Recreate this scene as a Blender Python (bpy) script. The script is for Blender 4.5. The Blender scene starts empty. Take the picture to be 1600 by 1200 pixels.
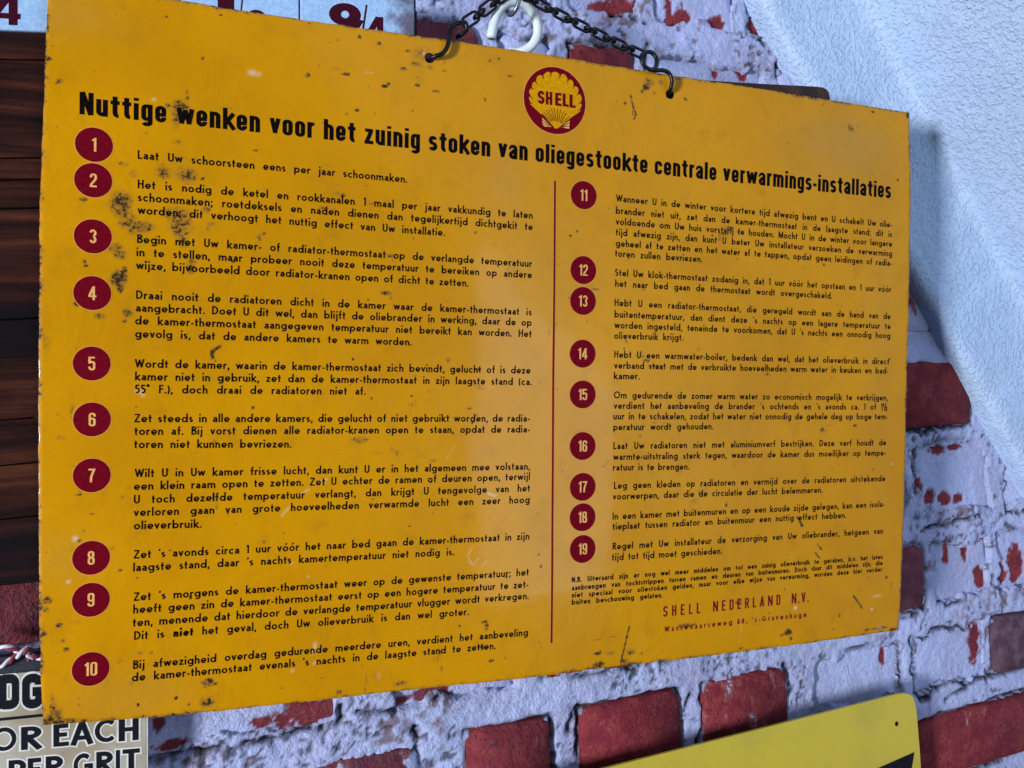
import bpy, bmesh, math, random
import numpy as np
from mathutils import Matrix, Vector
random.seed(7); rng = np.random.default_rng(11)

# ------------------------------------------------------------------ camera
F, CX, CY = 1202.0, 800.0, 600.0                       # focal length and centre for a 1600 x 1200 frame
CAM = np.array([0.0, -0.538, 1.5])                     # wall front is the plane y = 0
B = np.array([[0.9292116653, -0.3670699271, -0.0427241112],   # columns: world x, y, z in camera axes
              [0.0397360252, -0.0156970692, 0.9990869083],
              [-0.3674054019, -0.9300608962, 0.0]])
sc = bpy.context.scene
cam = bpy.data.cameras.new('camera'); camo = bpy.data.objects.new('camera', cam)
sc.collection.objects.link(camo)
cam.sensor_width = 36.0; cam.lens = F / 1600 * 36.0
cam.clip_start = 0.01; cam.clip_end = 50
M = Matrix.Identity(4)
for i in range(3):
    for j in range(3): M[i][j] = B[j, i]
    M[i][3] = CAM[i]
camo.matrix_world = M
sc.camera = camo

# ------------------------------------------------------------------ light
world = bpy.data.worlds.new('World'); sc.world = world; world.use_nodes = True
bg = world.node_tree.nodes['Background']
bg.inputs[0].default_value = (0.55, 0.66, 0.95, 1); bg.inputs[1].default_value = 0.035
def area_light(name, loc, aim, sx, sy, watts, col):
    l = bpy.data.lights.new(name, 'AREA'); l.shape = 'RECTANGLE'; l.size = sx; l.size_y = sy
    l.energy = watts; l.color = col
    o = bpy.data.objects.new(name, l); sc.collection.objects.link(o)
    o.location = loc
    o.rotation_euler = (Vector(aim) - Vector(loc)).to_track_quat('-Z', 'Y').to_euler()
    return o
area_light('window_light', (-2.75, -1.60, 1.40), (0.3, 0, 1.5), 0.40, 0.60, 158, (0.88, 0.93, 1.0))
area_light('sheen_lamp', (0.80, -2.0, 1.25), (0.2, 0, 1.45), 0.42, 1.15, 8.0, (0.82, 0.92, 1.0))  # unseen lamp, added to lay an upright sheen on the big sign
sc.view_settings.view_transform = 'Standard'; sc.view_settings.look = 'None'
sc.view_settings.gamma = 1; sc.view_settings.exposure = 0.0
sc.view_settings.use_curve_mapping = False
sc.render.engine = 'CYCLES'

# ------------------------------------------------------------------ planes of the place
SR = np.array([[0.9969288951, 0.0502026395, -0.0601038522],   # the big sign: columns right, up, normal
               [-0.0585166328, -0.0325104891, -0.9977569202],
               [-0.0520440366, 0.9982097791, -0.0294729565]])
ST = np.array([0.2236293501, 0.4883371113, 0.0120092466]) + CAM
SW, SH = 0.62, 0.42602
def ray(x, y):
    return B.T @ np.array([(x - CX) / F, -(y - CY) / F, -1.0])
def wall(x, y, off=0.0):                                # point on the plane `off` metres in front of the wall
    d = ray(x, y); return CAM + d * ((-off - CAM[1]) / d[1])
def sign(x, y, z=0.0):                                  # the same on the sign's plane, in the sign's own axes
    d = ray(x, y); n = SR[:, 2]; o = ST + n * z
    p = CAM + d * (n @ (o - CAM)) / (n @ d)
    return SR.T @ (p - ST)
SIGN_M = Matrix([[*SR[i], ST[i]] for i in range(3)] + [[0, 0, 0, 1]])

# ------------------------------------------------------------------ noise
def _hash(i, j, s):
    h = (i * 374761393 + j * 668265263 + s * 1442695041) & 0xffffffff
    h = ((h ^ (h >> 13)) * 1274126177) & 0xffffffff
    return ((h ^ (h >> 16)) & 0xffff) / 65535.0
def vnoise(x, y, s=0):
    x = np.asarray(x, float); y = np.asarray(y, float)
    i = np.floor(x).astype(np.int64); j = np.floor(y).astype(np.int64)
    u = x - i; v = y - j; u = u * u * (3 - 2 * u); v = v * v * (3 - 2 * v)
    a = _hash(i, j, s); b = _hash(i + 1, j, s); c = _hash(i, j + 1, s); d = _hash(i + 1, j + 1, s)
    return (a * (1 - u) + b * u) * (1 - v) + (c * (1 - u) + d * u) * v
def fbm(x, y, s=0, o=4):
    t = 0; a = .5; n = 0
    for k in range(o):
        t = t + a * vnoise(x, y, s + k); n += a; a *= .5; x = x * 2.03 + 1.7; y = y * 2.03 + 3.1
    return t / n
def sstep(a, b, x):
    t = np.clip((x - a) / (b - a), 0, 1); return t * t * (3 - 2 * t)

# ------------------------------------------------------------------ object helpers
COL = sc.collection
def link(name, me, mat=None, parent=None, smooth=False):
    o = bpy.data.objects.new(name, me); COL.objects.link(o)
    if mat is not None: me.materials.append(mat)
    if parent is not None: o.parent = parent
    if smooth and len(me.polygons): me.polygons.foreach_set('use_smooth', np.ones(len(me.polygons), bool))
    return o
def mesh(name, V, Fc):
    me = bpy.data.meshes.new(name); me.from_pydata([tuple(map(float, v)) for v in V], [], Fc); me.update()
    return me
def grid_mesh(name, P):                                 # P: (m, n, 3)
    m, n = P.shape[:2]
    idx = np.arange(m * n).reshape(m, n)
    q = np.stack([idx[:-1, :-1], idx[:-1, 1:], idx[1:, 1:], idx[1:, :-1]], -1).reshape(-1, 4)
    return raw_mesh(name, P.reshape(-1, 3), q)
def raw_mesh(name, V, Q):
    me = bpy.data.meshes.new(name); me.vertices.add(len(V)); me.vertices.foreach_set('co', np.ascontiguousarray(V, np.float32).ravel())
    me.loops.add(Q.size); me.loops.foreach_set('vertex_index', np.ascontiguousarray(Q, np.int32).ravel())
    me.polygons.add(len(Q)); me.polygons.foreach_set('loop_start', np.arange(0, Q.size, Q.shape[1], dtype=np.int32))
    me.update(calc_edges=True); me.validate(); return me
def empty(name, mat4=None, loc=None):
    o = bpy.data.objects.new(name, None); COL.objects.link(o); o.empty_display_size = .02
    if mat4 is not None: o.matrix_world = mat4
    if loc is not None: o.location = loc
    return o
def tag(o, label=None, cat=None, group=None, kind=None):
    for k, v in (('label', label), ('category', cat), ('group', group), ('kind', kind)):
        if v: o[k] = v
    return o
def tube(pts, r, closed=False, n=8, caps=True):         # swept round bar, returns V, F
    P = np.array(pts, float); m = len(P)
    T = (np.roll(P, -1, 0) - np.roll(P, 1, 0)) if closed else np.gradient(P, axis=0)
    T /= np.linalg.norm(T, axis=1)[:, None] + 1e-12
    a = np.array([0, 0, 1.0]) if abs(T[0][2]) < .9 else np.array([1.0, 0, 0])
    N = np.cross(T[0], a); N /= np.linalg.norm(N)
    V = []; R = np.broadcast_to(np.asarray(r, float), (m,))
    for i in range(m):
        N = N - T[i] * (N @ T[i]); N /= np.linalg.norm(N); Bn = np.cross(T[i], N)
        for k in range(n):
            t = 2 * math.pi * k / n
            V.append(P[i] + R[i] * (math.cos(t) * N + math.sin(t) * Bn))
    Fc = []
    for i in range(m if closed else m - 1):
        j = (i + 1) % m
        for k in range(n): Fc.append((i * n + k, i * n + (k + 1) % n, j * n + (k + 1) % n, j * n + k))
    if not closed and caps:
        Fc.append(tuple(range(n))[::-1]); Fc.append(tuple((m - 1) * n + k for k in range(n)))
    return V, Fc
def spline(pts, k=8):                                   # Catmull-Rom through points
    P = [np.array(p, float) for p in pts]; P = [2 * P[0] - P[1]] + P + [2 * P[-1] - P[-2]]; out = []
    for i in range(1, len(P) - 2):
        for t in np.linspace(0, 1, k, endpoint=False):
            a, b, c, d = P[i - 1:i + 3]
            out.append(.5 * ((2 * b) + (c - a) * t + (2 * a - 5 * b + 4 * c - d) * t * t + (3 * b - a - 3 * c + d) * t ** 3))
    out.append(P[-2]); return np.array(out)
def slab(name, poly, z0, z1, mat, parent, bevel=0.0, seg=2):   # outline in a plane, real thickness
    bm = bmesh.new(); top = [bm.verts.new((p[0], p[1], z1)) for p in poly]; bot = [bm.verts.new((p[0], p[1], z0)) for p in poly]
    n = len(poly); bm.faces.new(top); bm.faces.new(bot[::-1])
    for i in range(n): bm.faces.new((top[i], bot[i], bot[(i + 1) % n], top[(i + 1) % n]))
    if bevel:
        es = [e for e in bm.edges if abs(e.verts[0].co.z - z1) < 1e-9 and abs(e.verts[1].co.z - z1) < 1e-9]
        bmesh.ops.bevel(bm, geom=es, offset=bevel, segments=seg, affect='EDGES', profile=.5)
    bmesh.ops.recalc_face_normals(bm, faces=bm.faces[:])
    me = bpy.data.meshes.new(name); bm.to_mesh(me); bm.free(); return link(name, me, mat, parent)

# ------------------------------------------------------------------ materials
class NT:
    def __init__(s, name, rough=.6, spec=.4):
        s.m = bpy.data.materials.new(name); s.m.use_nodes = True; s.t = s.m.node_tree
        s.b = s.t.nodes['Principled BSDF']; s.b.inputs['Roughness'].default_value = rough
        s.b.inputs['Specular IOR Level'].default_value = spec
    def n(s, typ, **kw):
        nd = s.t.nodes.new(typ)
        for k, v in kw.items():
            if k.startswith('_'): setattr(nd, k[1:], v)
            else: nd.inputs[k.replace('__', ' ')].default_value = v
        return nd
    def l(s, a, b): s.t.links.new(a, b)
    def pos(s, kind='Object', scale=None):
        tc = s.n('ShaderNodeTexCoord'); o = tc.outputs[kind]
        if scale:
            mp = s.n('ShaderNodeMapping'); mp.inputs['Scale'].default_value = scale; s.l(o, mp.inputs[0]); o = mp.outputs[0]
        return o
    def noise(s, co, sc_, det=4, rough=.55, dist=0):
        nd = s.n('ShaderNodeTexNoise', Scale=sc_, Detail=det, Roughness=rough, Distortion=dist); s.l(co, nd.inputs['Vector']); return nd.outputs['Fac']
    def ramp(s, fac, stops):
        r = s.n('ShaderNodeValToRGB'); e = r.color_ramp.elements
        while len(e) < len(stops): e.new(.5)
        for q, (p, c) in zip(e, stops): q.position = p; q.color = (*c, 1) if len(c) == 3 else c
        s.l(fac, r.inputs[0]); return r.outputs[0]
    def mix(s, fac, a, b, typ='MIX'):
        m = s.n('ShaderNodeMix', _data_type='RGBA', _blend_type=typ)
        for v, k in ((fac, 0), (a, 6), (b, 7)):
            if hasattr(v, 'is_linked'): s.l(v, m.inputs[k])
            elif k == 0: m.inputs[0].default_value = v
            else: m.inputs[k].default_value = (*v, 1)
        return m.outputs[2]
    def math(s, op, a, b=0.0, c=0.0, clamp=False):
        m = s.n('ShaderNodeMath', _operation=op, _use_clamp=clamp)
        for v, k in ((a, 0), (b, 1), (c, 2)):
            if hasattr(v, 'is_linked'): s.l(v, m.inputs[k])
            else: m.inputs[k].default_value = v
        return m.outputs[0]
    def mrange(s, v, a, b, c=0.0, d=1.0):
        m = s.n('ShaderNodeMapRange', _interpolation_type='SMOOTHSTEP'); s.l(v, m.inputs[0])
        for i, q in enumerate((a, b, c, d)):
            if hasattr(q, 'is_linked'): s.l(q, m.inputs[i + 1])
            else: m.inputs[i + 1].default_value = q
        return m.outputs[0]
    def bump(s, h, strength, dist=.001):
        b = s.n('ShaderNodeBump', Strength=strength, Distance=dist); s.l(h, b.inputs['Height'])
        if s.b.inputs['Normal'].is_linked:
            s.l(s.b.inputs['Normal'].links[0].from_socket, b.inputs['Normal'])
        s.l(b.outputs[0], s.b.inputs['Normal'])
    def col(s, c):
        if hasattr(c, 'is_linked'): s.l(c, s.b.inputs['Base Color'])
        else: s.b.inputs['Base Color'].default_value = (*c, 1)
    def rough(s, v): s.l(v, s.b.inputs['Roughness'])

def worn_paint(name, c, rough=.35, wear=.62, wearcol=None, spec=.5):
    t = NT(name, rough, spec); co = t.pos()
    v = t.noise(co, 90, 4); w = t.noise(co, 700, 3)
    cc = t.mix(t.mrange(v, .35, .7), c, tuple(q * .82 for q in c))
    if wearcol: cc = t.mix(t.mrange(w, wear, wear + .06), cc, wearcol)
    t.col(cc); t.bump(t.noise(co, 1500, 2), .08, .0004); return t.m

WHITE = (0.47, 0.52, 0.80)
def whitewash_nodes(t, co):
    a = t.noise(co, 14, 4); b = t.noise(co, 160, 4, .6); d = t.noise(co, 45, 3)
    c = t.mix(t.mrange(a, .35, .7), WHITE, (.43, .44, .68))
    c = t.mix(t.math('MULTIPLY', t.mrange(b, .60, .72), .5), c, (.28, .26, .36))
    c = t.mix(t.math('MULTIPLY', t.mrange(d, .62, .74), .35), c, (.36, .27, .31))
    return c
def mat_mortar():
    t = NT('whitewashed_mortar', .82, .25); co = t.pos('Generated')
    co = t.n('ShaderNodeNewGeometry').outputs['Position']
    c = whitewash_nodes(t, co)
    at = t.n('ShaderNodeAttribute', _attribute_name='wear')
    sp = t.n('ShaderNodeSeparateColor'); t.l(at.outputs['Color'], sp.inputs[0])
    c = t.mix(sp.outputs[1], c, (.17, .075, .06)); c = t.mix(sp.outputs[0], c, (.028, .021, .03))
    t.col(c)
    t.bump(t.noise(co, 190, 5, .66, .15), .9, .0036); t.bump(t.noise(co, 480, 3, .6), .45, .0009)
    return t.m
def mat_brick():
    t = NT('red_brick_flaking_whitewash', .8, .3)
    co = t.n('ShaderNodeNewGeometry').outputs['Position']
    oi = t.n('ShaderNodeObjectInfo'); sp = t.n('ShaderNodeSeparateColor'); t.l(oi.outputs['Color'], sp.inputs[0])
    n1 = t.noise(co, 28, 5, .6, .4); n2 = t.noise(co, 110, 4, .6)
    mp = t.n('ShaderNodeMapping'); mp.inputs['Scale'].default_value = (1, 1, .35); t.l(co, mp.inputs[0])
    n3 = t.noise(mp.outputs[0], 70, 4, .6)
    f = t.math('ADD', t.math('MULTIPLY', n1, .5), t.math('ADD', t.math('MULTIPLY', n2, .15), t.math('MULTIPLY', n3, .35)))
    thr = t.mrange(sp.outputs[0], 0.0, 1.0, .72, .28); 
    mk = t.n('ShaderNodeMapRange'); t.l(sp.outputs[0], mk.inputs[0]); mk.inputs[3].default_value = .70; mk.inputs[4].default_value = .30
    lo = mk.outputs[0]; hi = t.math('ADD', lo, .028)
    paint = t.mrange(f, lo, hi); ba = t.n('ShaderNodeAttribute', _attribute_name='bare'); paint = t.math('MULTIPLY', paint, t.math('SUBTRACT', 1.0, ba.outputs['Fac']))
    red = t.mix(t.mrange(t.noise(co, 60, 5), .35, .68), (.185, .014, .026), (.28, .036, .040))
    red = t.mix(t.mrange(t.noise(co, 300, 3), .56, .68), red, (.10, .014, .024)); red = t.mix(t.math('MULTIPLY', t.mrange(t.noise(co, 190, 4, .7), .60, .72), .5), red, (.36, .14, .15))
    dark = t.mix(t.mrange(t.noise(co, 80, 4), .4, .65), (.075, .035, .06), (.14, .075, .10))
    red = t.mix(sp.outputs[1], red, dark)
    edge = t.mrange(f, t.math('SUBTRACT', lo, .035), lo)
    ba0 = t.n('ShaderNodeAttribute', _attribute_name='bare'); red = t.mix(t.math('MULTIPLY', t.math('MULTIPLY', edge, .55), t.math('SUBTRACT', 1.0, ba0.outputs['Fac'])), red, (.38, .13, .12))
    c = t.mix(paint, red, whitewash_nodes(t, co))
    t.col(c)
    t.bump(t.noise(co, 190, 5, .66, .15), .9, .0036); t.bump(t.noise(co, 520, 3), .4, .0008); t.bump(paint, .6, .0009)
    return t.m
def mat_plaster():
    t = NT('painted_rough_plaster', .50, .40); co = t.n('ShaderNodeNewGeometry').outputs['Position']
    a = t.noise(co, 6, 3)
    t.col(t.mix(t.mrange(a, .3, .7), (.48, .62, .84), (.45, .59, .82)))
    v = t.n('ShaderNodeTexVoronoi', Scale=260, Randomness=1); v.feature = 'SMOOTH_F1'; v.inputs['Smoothness'].default_value = .7
    d = t.noise(co, 120, 3); mx = t.n('ShaderNodeVectorMath', _operation='MULTIPLY_ADD'); t.l(co, mx.inputs[0]); mx.inputs[1].default_value = (1, 1, 1)
    cv = t.n('ShaderNodeCombineXYZ'); sc1 = t.math('MULTIPLY', d, .012); t.l(sc1, cv.inputs[0]); t.l(sc1, cv.inputs[2]); t.l(cv.outputs[0], mx.inputs[2]); t.l(mx.outputs[0], v.inputs['Vector'])
    t.bump(t.noise(co, 90, 3, .6), .25, .0026); t.bump(t.mrange(t.noise(co, 250, 3, .6), .46, .66), .55, .0016); t.bump(t.mrange(t.noise(co, 520, 2, .5), .50, .68), .45, .0009)
    return t.m
def mat_wood():
    t = NT('dark_weathered_timber', .85, .10); co = t.n('ShaderNodeNewGeometry').outputs['Position']
    mp = t.n('ShaderNodeMapping'); mp.inputs['Scale'].default_value = (.06, 1, 1); mp.inputs['Rotation'].default_value = (0, math.radians(3), 0); t.l(co, mp.inputs[0])
    g = t.noise(mp.outputs[0], 130, 6, .65, .3); g2 = t.noise(mp.outputs[0], 420, 4, .6); b = t.noise(mp.outputs[0], 30, 3)
    c = t.ramp(g, [(.28, (.003, .0012, .0015)), (.45, (.022, .006, .0045)), (.58, (.050, .013, .0075)), (.75, (.12, .034, .013))])
    c = t.mix(t.mrange(b, .48, .68), c, (.006, .0035, .005))
    t.col(c); t.bump(g, .8, .003); t.bump(g2, .5, .001); return t.m
def mat_yellow_panel():
    t = NT('aged_yellow_enamel', .36, .10); co = t.pos()
    at = t.n('ShaderNodeAttribute', _attribute_name='wear'); sp = t.n('ShaderNodeSeparateColor'); t.l(at.outputs['Color'], sp.inputs[0])
    big = t.noise(co, 9, 4, .6, .4); mid = t.noise(co, 55, 5, .62); fine = t.noise(co, 900, 4, .7)
    mp = t.n('ShaderNodeMapping'); mp.inputs['Scale'].default_value = (.18, 1, 1); t.l(co, mp.inputs[0]); brushed = t.noise(mp.outputs[0], 900, 3)
    c = t.mix(t.mrange(big, .35, .68), (.58, .252, .0004), (.51, .215, .0008))
    c = t.mix(t.math('MULTIPLY', t.mrange(mid, .52, .75), .45), c, (.39, .170, .004))
    c = t.mix(t.math('MULTIPLY', t.mrange(fine, .55, .75), .28), c, (.36, .17, .008))
    c = t.mix(t.math('MULTIPLY', t.mrange(brushed, .5, .75), .15), c, (.42, .20, .008))
    m2 = t.noise(co, 430, 6, .8)
    grime = t.mrange(t.math('MULTIPLY', sp.outputs[0], t.math('ADD', t.math('MULTIPLY', t.math('SUBTRACT', m2, .5), 6.5), .80)), .34, .75)
    c = t.mix(t.math('MULTIPLY', sp.outputs[2], .55), c, (.40, .235, .055))  # third channel: hazy sheen patches mixed into the base colour
    c = t.mix(t.math('MULTIPLY', t.mrange(t.math('MULTIPLY', sp.outputs[0], t.math('ADD', t.math('MULTIPLY', m2, 2.0), 0.0)), .12, .62), .62), c, (.19, .095, .022))
    c = t.mix(t.math('MULTIPLY', grime, .93), c, (.013, .0065, .005))
    c = t.mix(sp.outputs[1], c, (.72, .62, .50))
    t.col(c)
    r = t.math('ADD', t.math('MULTIPLY', mid, .16), t.math('MULTIPLY', grime, .3)); t.rough(t.math('ADD', r, .24))
    t.bump(t.noise(co, 26, 4, .62, .6), .40, .0026); t.bump(t.noise(co, 1400, 3), .10, .0003); t.bump(grime, -.35, .0004)
    t.b.inputs['Coat Weight'].default_value = .20; t.b.inputs['Coat Roughness'].default_value = .075
    return t.m
def print_ink(name, c, rough=.5, spec=.03, speck=(.5, .3, .02), thr=.69):
    t = NT(name, rough, spec); co = t.pos(); v = t.noise(co, 420, 4); w = t.noise(co, 1300, 3, .7)
    cc = t.mix(t.mrange(v, .35, .7), c, tuple(min(1, q * 1.25 + .001) for q in c))
    t.col(t.mix(t.math('MULTIPLY', t.mrange(w, thr, thr + .06), .8), cc, speck))
    return t.m
M_MORTAR, M_BRICK, M_PLASTER, M_WOOD, M_PANEL = mat_mortar(), mat_brick(), mat_plaster(), mat_wood(), mat_yellow_panel()
M_BLACK = print_ink('black_print', (.0035, .0018, .002))
M_RED = print_ink('crimson_print', (.15, .003, .010), speck=(.2, .02, .02))
M_DISC = print_ink('crimson_disc_print', (.125, .0008, .0070), speck=(.14, .004, .012))
M_CREAM = print_ink('peach_print', (.66, .33, .10), speck=(.5, .25, .05))
M_HALO = print_ink('orange_print_edge', (.60, .26, .045), speck=(.5, .24, .03))
M_SHELLY = print_ink('yellow_print', (.54, .245, .001), speck=(.5, .22, .01), thr=.8)
M_EDGE = worn_paint('worn_sheet_edge', (.42, .30, .12), .5, .5, (.03, .02, .015))
M_CHAIN = worn_paint('blackened_steel', (.014, .015, .018), .38, .60, (.05, .03, .02))
M_CHAIN.node_tree.nodes['Principled BSDF'].inputs['Metallic'].default_value = .7
M_STEEL = worn_paint('zinc_steel', (.20, .24, .28), .35, .62, (.08, .07, .07)); M_STEEL.node_tree.nodes['Principled BSDF'].inputs['Metallic'].default_value = .8
M_PLASTIC = worn_paint('white_plastic_coating', (.72, .78, .80), .28, .72, (.5, .5, .5))

# ------------------------------------------------------------------ brick wall
WX0, WX1, WZ0, WZ1 = -0.26, 0.92, 1.02, 1.93
courses = {  # name: (bottom, top, [(x0, x1, paint, dark)])
 'a': (-.392, -.334, [(.605, .80, .20, 0), (.49, .585, .45, 0), (.375, .47, .5, 0), (.26, .355, .4, 0), (.15, .24, .5, .2), (.02, .13, .4, .3), (-.2, .0, .6, .2)]),
 'b': (-.308, -.2528, [(.7115, .815, .03, 1.0), (.600, .7025, .74, 0), (.4825, .592, .86, 0), (.3669, .4549, .33, .0), (.2557, .3458, .02, .0), (.163, .231, .05, .1), (.03, .128, .34, .5), (-.10, .005, .55, .3), (-.22, -.12, .5, .2)]),
 'c': (-.2275, -.169, [(.725, .83, .5, 0), (.635, .715, .68, 0), (.535, .6215, .22, .45), (.43, .52, .6, 0), (.33, .41, .4, 0), (.225, .31, .5, 0), (.113, .205, .42, .3), (-.115, .078, .54, .15), (-.24, -.135, .12, .6)]),
 'd': (-.1435, -.0745, [(.735, .84, .85, 0), (.62, .72, .78, 0), (.515, .605, .8, 0), (.40, .50, .5, 0), (.29, .38, .6, 0), (.18, .27, .5, 0), (.06, .16, .5, 0), (-.06, .04, .5, 0), (-.2, -.08, .1, .3)]),
 'e': (-.058, .005, [(.72, .83, .4, 0), (.598, .692, .26, 0), (.49, .58, .6, 0), (.38, .47, .5, 0), (.27, .36, .5, 0), (.16, .25, .5, 0), (.04, .14, .5, 0), (-.08, .02, .5, 0), (-.2, -.1, .4, 0)]),
 'f': (.034, .092, [(x, x + .095, .55, 0) for x in np.arange(-.21, .8, .115)]),
 'g': (.12, .178, [(x, x + .095, .6, 0) for x in np.arange(-.16, .8, .115)]),
 'h': (.208, .265, [(.475, .58, .5, 0), (.345, .46, .66, 0), (.2715, .3275, .20, 0), (.213, .258, .8, 0), (.112, .198, .10, .35), (.0, .09, .5, .2), (-.12, -.02, .5, 0), (-.24, -.14, .5, 0)]),
 'i': (.2913, .350, [(.512, .62, .5, 0), (.443, .498, .36, 0), (.352, .432, .56, 0), (.272, .338, .46, 0), (.14, .255, .76, 0), (.02, .12, .6, 0), (-.1, .0, .6, 0), (-.22, -.12, .6, 0)]),
 'j': (.378, .43, [(x, x + .1, .6, 0) for x in np.arange(-.2, .8, .12)]),
}
wall_root = empty('brick_wall', loc=(0, 0, 0)); tag(wall_root, 'old red brick wall with flaking white limewash', 'wall', kind='structure')
patches = [(1525, 1005, 8, 28), (1428, 1015, 4, 8), (1513, 968, 6, 2), (1381, 1028, 4, 13), (1285, 1023, 24, 3), (1340, 1006, 12, 3), (1515, 842, 36, 5), (1481, 868, 4, 14), (1510, 862, 4, 11), (1549, 852, 5, 22), (1533, 903, 8, 13),
 (1560, 900, 13, 15), (1590, 882, 9, 24), (1466, 702, 9, 7), (1497, 698, 9, 5), (1455, 776, 7, 10), (1478, 779, 8, 9), (1498, 779, 6, 6), (1438, 765, 5, 12), (1550, 765, 3, 8),
 (1112, 90, 12, 5), (1118, 103, 6, 13), (1160, 107, 8, 18), (1182, 94, 6, 6), (1067, 27, 11, 17), (1046, 18, 4, 26), (1040, 45, 5, 4), (1122, 34, 9, 9), (1180, 42, 15, 22), (975, 12, 28, 17), (938, 10, 18, 7), (960, 26, 20, 5),
 (487, 1112, 42, 22), (408, 1128, 13, 9), (398, 1146, 6, 4), (268, 1166, 22, 7), (247, 1131, 8, 10), (584, 1098, 15, 14), (628, 1100, 15, 7), (680, 1086, 24, 14)]
PW = []
for (x, y, rx, ry) in patches:
    c = wall(x, y); PW.append((c[0], c[2], abs(wall(x + rx, y)[0] - c[0]), abs(wall(x, y + ry)[2] - c[2])))
rects = []
for k, (z0, z1, bs) in courses.items():
    for (x0, x1, p, d) in bs:
        if any(x0 - .004 < q[0] < x1 + .004 and z0 + 1.496 < q[1] < z1 + 1.504 for q in PW): p = .86
        rects.append((x0, x1, z0 + 1.5, z1 + 1.5, p, d))
def fine_brick(w, h, cx, cz, seed):                     # face fine enough to carry where the wash has flaked off
    u = np.linspace(-1, 1, max(8, int(w / .0018))); v = np.linspace(-1, 1, max(8, int(h / .0018))); U_, V_ = np.meshgrid(u, v)
    e = np.minimum((1 - abs(U_)) * w / 2, (1 - abs(V_)) * h / 2); x = U_ * w / 2; z = V_ * h / 2; gx_, gz_ = x + cx, z + cz
    y = .0030 * np.exp(-(e / .0035)) - (fbm(gx_ * 70, gz_ * 70, seed + 400, 3) - .5) * .0022
    ring_ = (abs(U_) > .999) | (abs(V_) > .999); y = np.where(ring_, .03, y)
    bare = np.zeros(x.shape); n1 = fbm(gx_ * 160, gz_ * 160, 431, 3) - .5; n2 = fbm(gx_ * 500, gz_ * 500, 437, 2) - .5
    for (px_, pz_, rx_, rz_) in PW: bare = np.maximum(bare, 1.45 - np.sqrt(((gx_ - px_) / rx_) ** 2 + ((gz_ - pz_) / rz_) ** 2) + n1 * 1.3 + n2 * .5)
    bare = sstep(.10, .36, bare); me = grid_mesh('brick', np.stack([x, y + bare * .0007, z], -1))
    a = me.attributes.new('bare', 'FLOAT', 'POINT'); a.data.foreach_set('value', bare.astype(np.float32).ravel())
    me.polygons.foreach_set('use_smooth', np.ones(len(me.polygons), bool)); return me
def brick_mesh(w, h, seed):
    r = np.random.default_rng(seed); bm = bmesh.new()
    c = .007; ring = []
    def jit(a): return float(a + r.normal(0, .0011))
    per = [(-w/2 + c, -h/2), (0, -h/2), (w/2 - c, -h/2), (w/2, -h/2 + c), (w/2, h/2 - c), (w/2 - c, h/2), (0, h/2), (-w/2 + c, h/2), (-w/2, h/2 - c), (-w/2, -h/2 + c)]
    per = [(jit(x), jit(z)) for x, z in per]
    front = [bm.verts.new((x * .965, -.0005 + float(r.normal(0, .0004)), z * .94)) for x, z in per]
    mid = [bm.verts.new((x, .0022, z)) for x, z in per]
    back = [bm.verts.new((x, .04, z)) for x, z in per]
    n = len(per); bm.faces.new(front)
    for i in range(n):
        j = (i + 1) % n
        bm.faces.new((front[j], front[i], mid[i], mid[j])); bm.faces.new((mid[j], mid[i], back[i], back[j]))
    bmesh.ops.recalc_face_normals(bm, faces=bm.faces[:])
    for f in bm.faces: f.smooth = True
    me = bpy.data.meshes.new('brick'); bm.to_mesh(me); bm.free(); return me
for i, (x0, x1, z0, z1, p, d) in enumerate(rects):
    flaked = any(x0 - .004 < q[0] < x1 + .004 and z0 - .004 < q[1] < z1 + .004 for q in PW)
    o = link('brick', fine_brick(x1 - x0, z1 - z0, (x0 + x1) / 2, (z0 + z1) / 2, i) if flaked else brick_mesh(x1 - x0, z1 - z0, i), M_BRICK, wall_root)
    o.location = ((x0 + x1) / 2, -.0022 + (.0042 if p > .6 else .0) + float(rng.normal(0, .0006)), (z0 + z1) / 2)
    o.rotation_euler = (float(rng.normal(0, .006)), float(rng.normal(0, .006)), float(rng.normal(0, .006)))
    o.color = (p, d, 0, 1)
gx = np.arange(WX0, WX1, .0021); gz = np.arange(WZ0, WZ1, .0021)
X, Z = np.meshgrid(gx, gz)
dist = np.full(X.shape, .05); inside = np.zeros(X.shape, bool); lowpaint = np.zeros(X.shape)
for (x0, x1, z0, z1, p, d) in rects:
    wob = (fbm(X * 55, Z * 55, 5, 3) - .5) * (.006 + .014 * min(1, p * 1.6))
    ddx = np.maximum(x0 - X, X - x1); ddz = np.maximum(z0 - Z, Z - z1)
    dd = np.where((ddx > 0) & (ddz > 0), np.hypot(ddx, ddz), np.maximum(ddx, ddz)) + wob
    inside |= dd < -.004
    lowpaint = np.where(np.abs(dd) < dist, 1 - p, lowpaint)
    dist = np.minimum(dist, np.abs(dd))
Y = -.0008 - (fbm(X * 26, Z * 26, 21, 4) - .5) * .0065 - (fbm(X * 150, Z * 150, 31, 3) - .5) * .0024
crackmask = sstep(.46, .60, fbm(X * 16, Z * 16, 41, 3) * .75 + lowpaint * .28)
crack = np.exp(-(dist / .0017) ** 2) * crackmask
pits = sstep(.66, .74, fbm(X * 210, Z * 210, 51, 2)) * sstep(.42, .62, fbm(X * 22, Z * 22, 61, 3))
cn = fbm(X * 120, Z * 120, 141, 3)
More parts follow.
